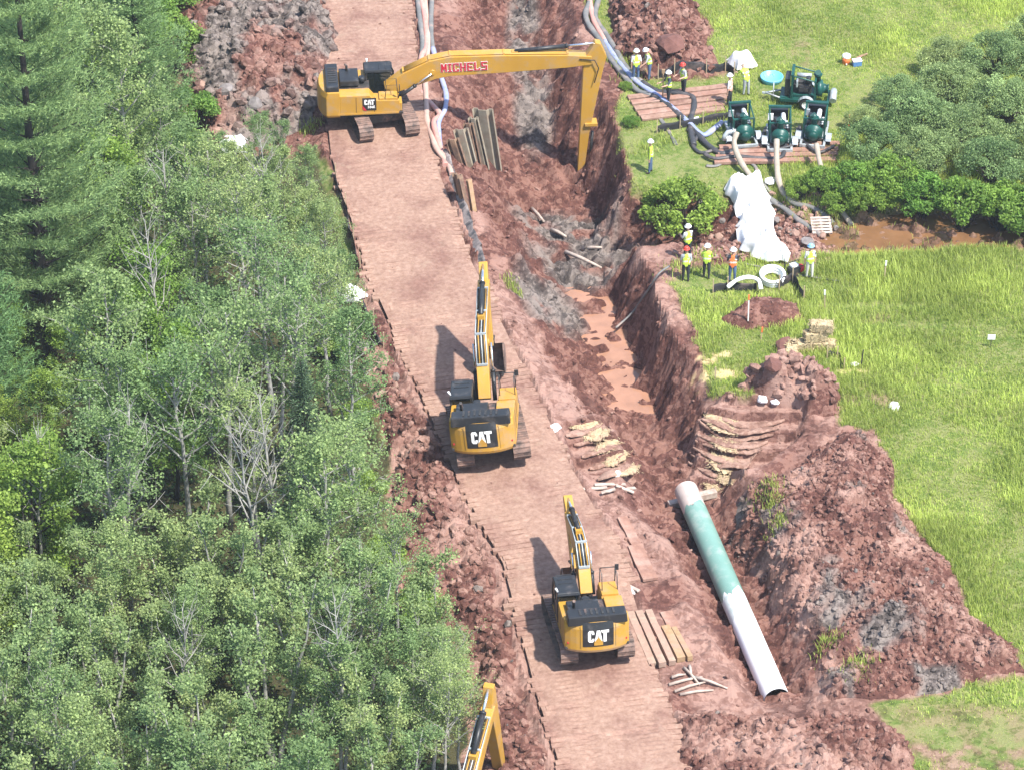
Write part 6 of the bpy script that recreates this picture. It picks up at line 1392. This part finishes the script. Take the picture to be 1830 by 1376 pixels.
for xa, ya, A in HEAPS:
    q = (X > xa[0]) & (X < xa[-1]) & (Y > ya[0]) & (Y < ya[-1]); ia = np.clip(np.searchsorted(xa, X), 0, len(xa) - 1); ja = np.clip(np.searchsorted(ya, Y), 0, len(ya) - 1); inside |= q & (A[ja, ia] > zz + .03)
k = (rg.random(len(X)) < den * (1 - worn)) & (zz > -.85) & ~inside
X, Y, zz, hg = X[k], Y[k], zz[k], hg[k]
tint = np.clip(.55 + 1.0 * (fbm(X * .35, Y * .35, 4, 510) - .5) + .5 * (fbm(X * 1.4, Y * 1.4, 3, 511) - .5) + rg.normal(0, .16, len(X)), 0, 1)
blades('meadow_grass', X, Y, zz - .02, hg, rg.uniform(.008, .018, len(X)), GRASS, rg, tint, 'long bright green meadow grass beside the creek and the heaps', 'grass')
print('blades', len(X))
# tufts on the spoil and on the lip of the trench
tp = [(1372, 870, .35), (1378, 900, .3), (1388, 940, .25), (1478, 1150, .3), (1535, 1190, .35), (1112, 115, .3), (1125, 140, .4), (1260, 460, .4), (1350, 462, .5), (1380, 468, .5), (1215, 480, .4), (1195, 250, .5), (1290, 205, .5), (1150, 270, .5), (555, 230, .3), (918, 518, .22)]
XX, YY, ZZ = [], [], []
for (px, py, s_) in tp:
    c = at(px, py)
    for _ in range(160):
        x, y = c.x + rg.normal() * s_, c.y + rg.normal() * s_; XX.append(x); YY.append(y); ZZ.append(Z(x, y) - .02)
XX, YY, ZZ = np.array(XX), np.array(YY), np.array(ZZ)
blades('weed_tufts', XX, YY, ZZ, rg.uniform(.15, .4, len(XX)), rg.uniform(.012, .02, len(XX)), GRASS, rg, np.clip(rg.normal(.5, .2, len(XX)), 0, 1), 'weeds and grass tufts growing on the spoil and the trench lip', 'grass')
n = 60000; X, Y = rg.uniform(-30, 6, n), rg.uniform(84, 160, n); fo = sdf(FOREST, X, Y); k = fo > .1; X, Y = X[k], Y[k]
jx = np.clip(np.searchsorted(AX, X), 0, nx - 1); jy = np.clip(np.searchsorted(AY, Y), 0, ny - 1)
C = np.stack([X, Y, GZ[jy, jx] + rg.uniform(.05, 1.1, len(X)) ** 1.5 * fbm(X * .6, Y * .6, 2, 600) * 1.8], 1)
o = link('undergrowth', leaves_mesh('undergrowth', C, .10, SCRUB, rg)); o['kind'] = 'stuff'; tag(o, 'low leafy undergrowth covering the floor of the wood', 'undergrowth')

# ------------------------------------------------------------------ air
mh, t, N, L = nodes('air'); pv = N('ShaderNodeVolumePrincipled'); om = N('ShaderNodeOutputMaterial'); pv.inputs['Color'].default_value = (.80, .88, .95, 1); pv.inputs['Density'].default_value = .00022; pv.inputs['Anisotropy'].default_value = .2
L(pv.outputs[0], om.inputs['Volume'])
mb = MB(); mb.box((0, 0, 40), (12400, 12400, 95)); hz = mb.obj('haze', mh); hz['kind'] = 'stuff'; tag(hz, 'thin pale summer haze over the whole site', 'haze')
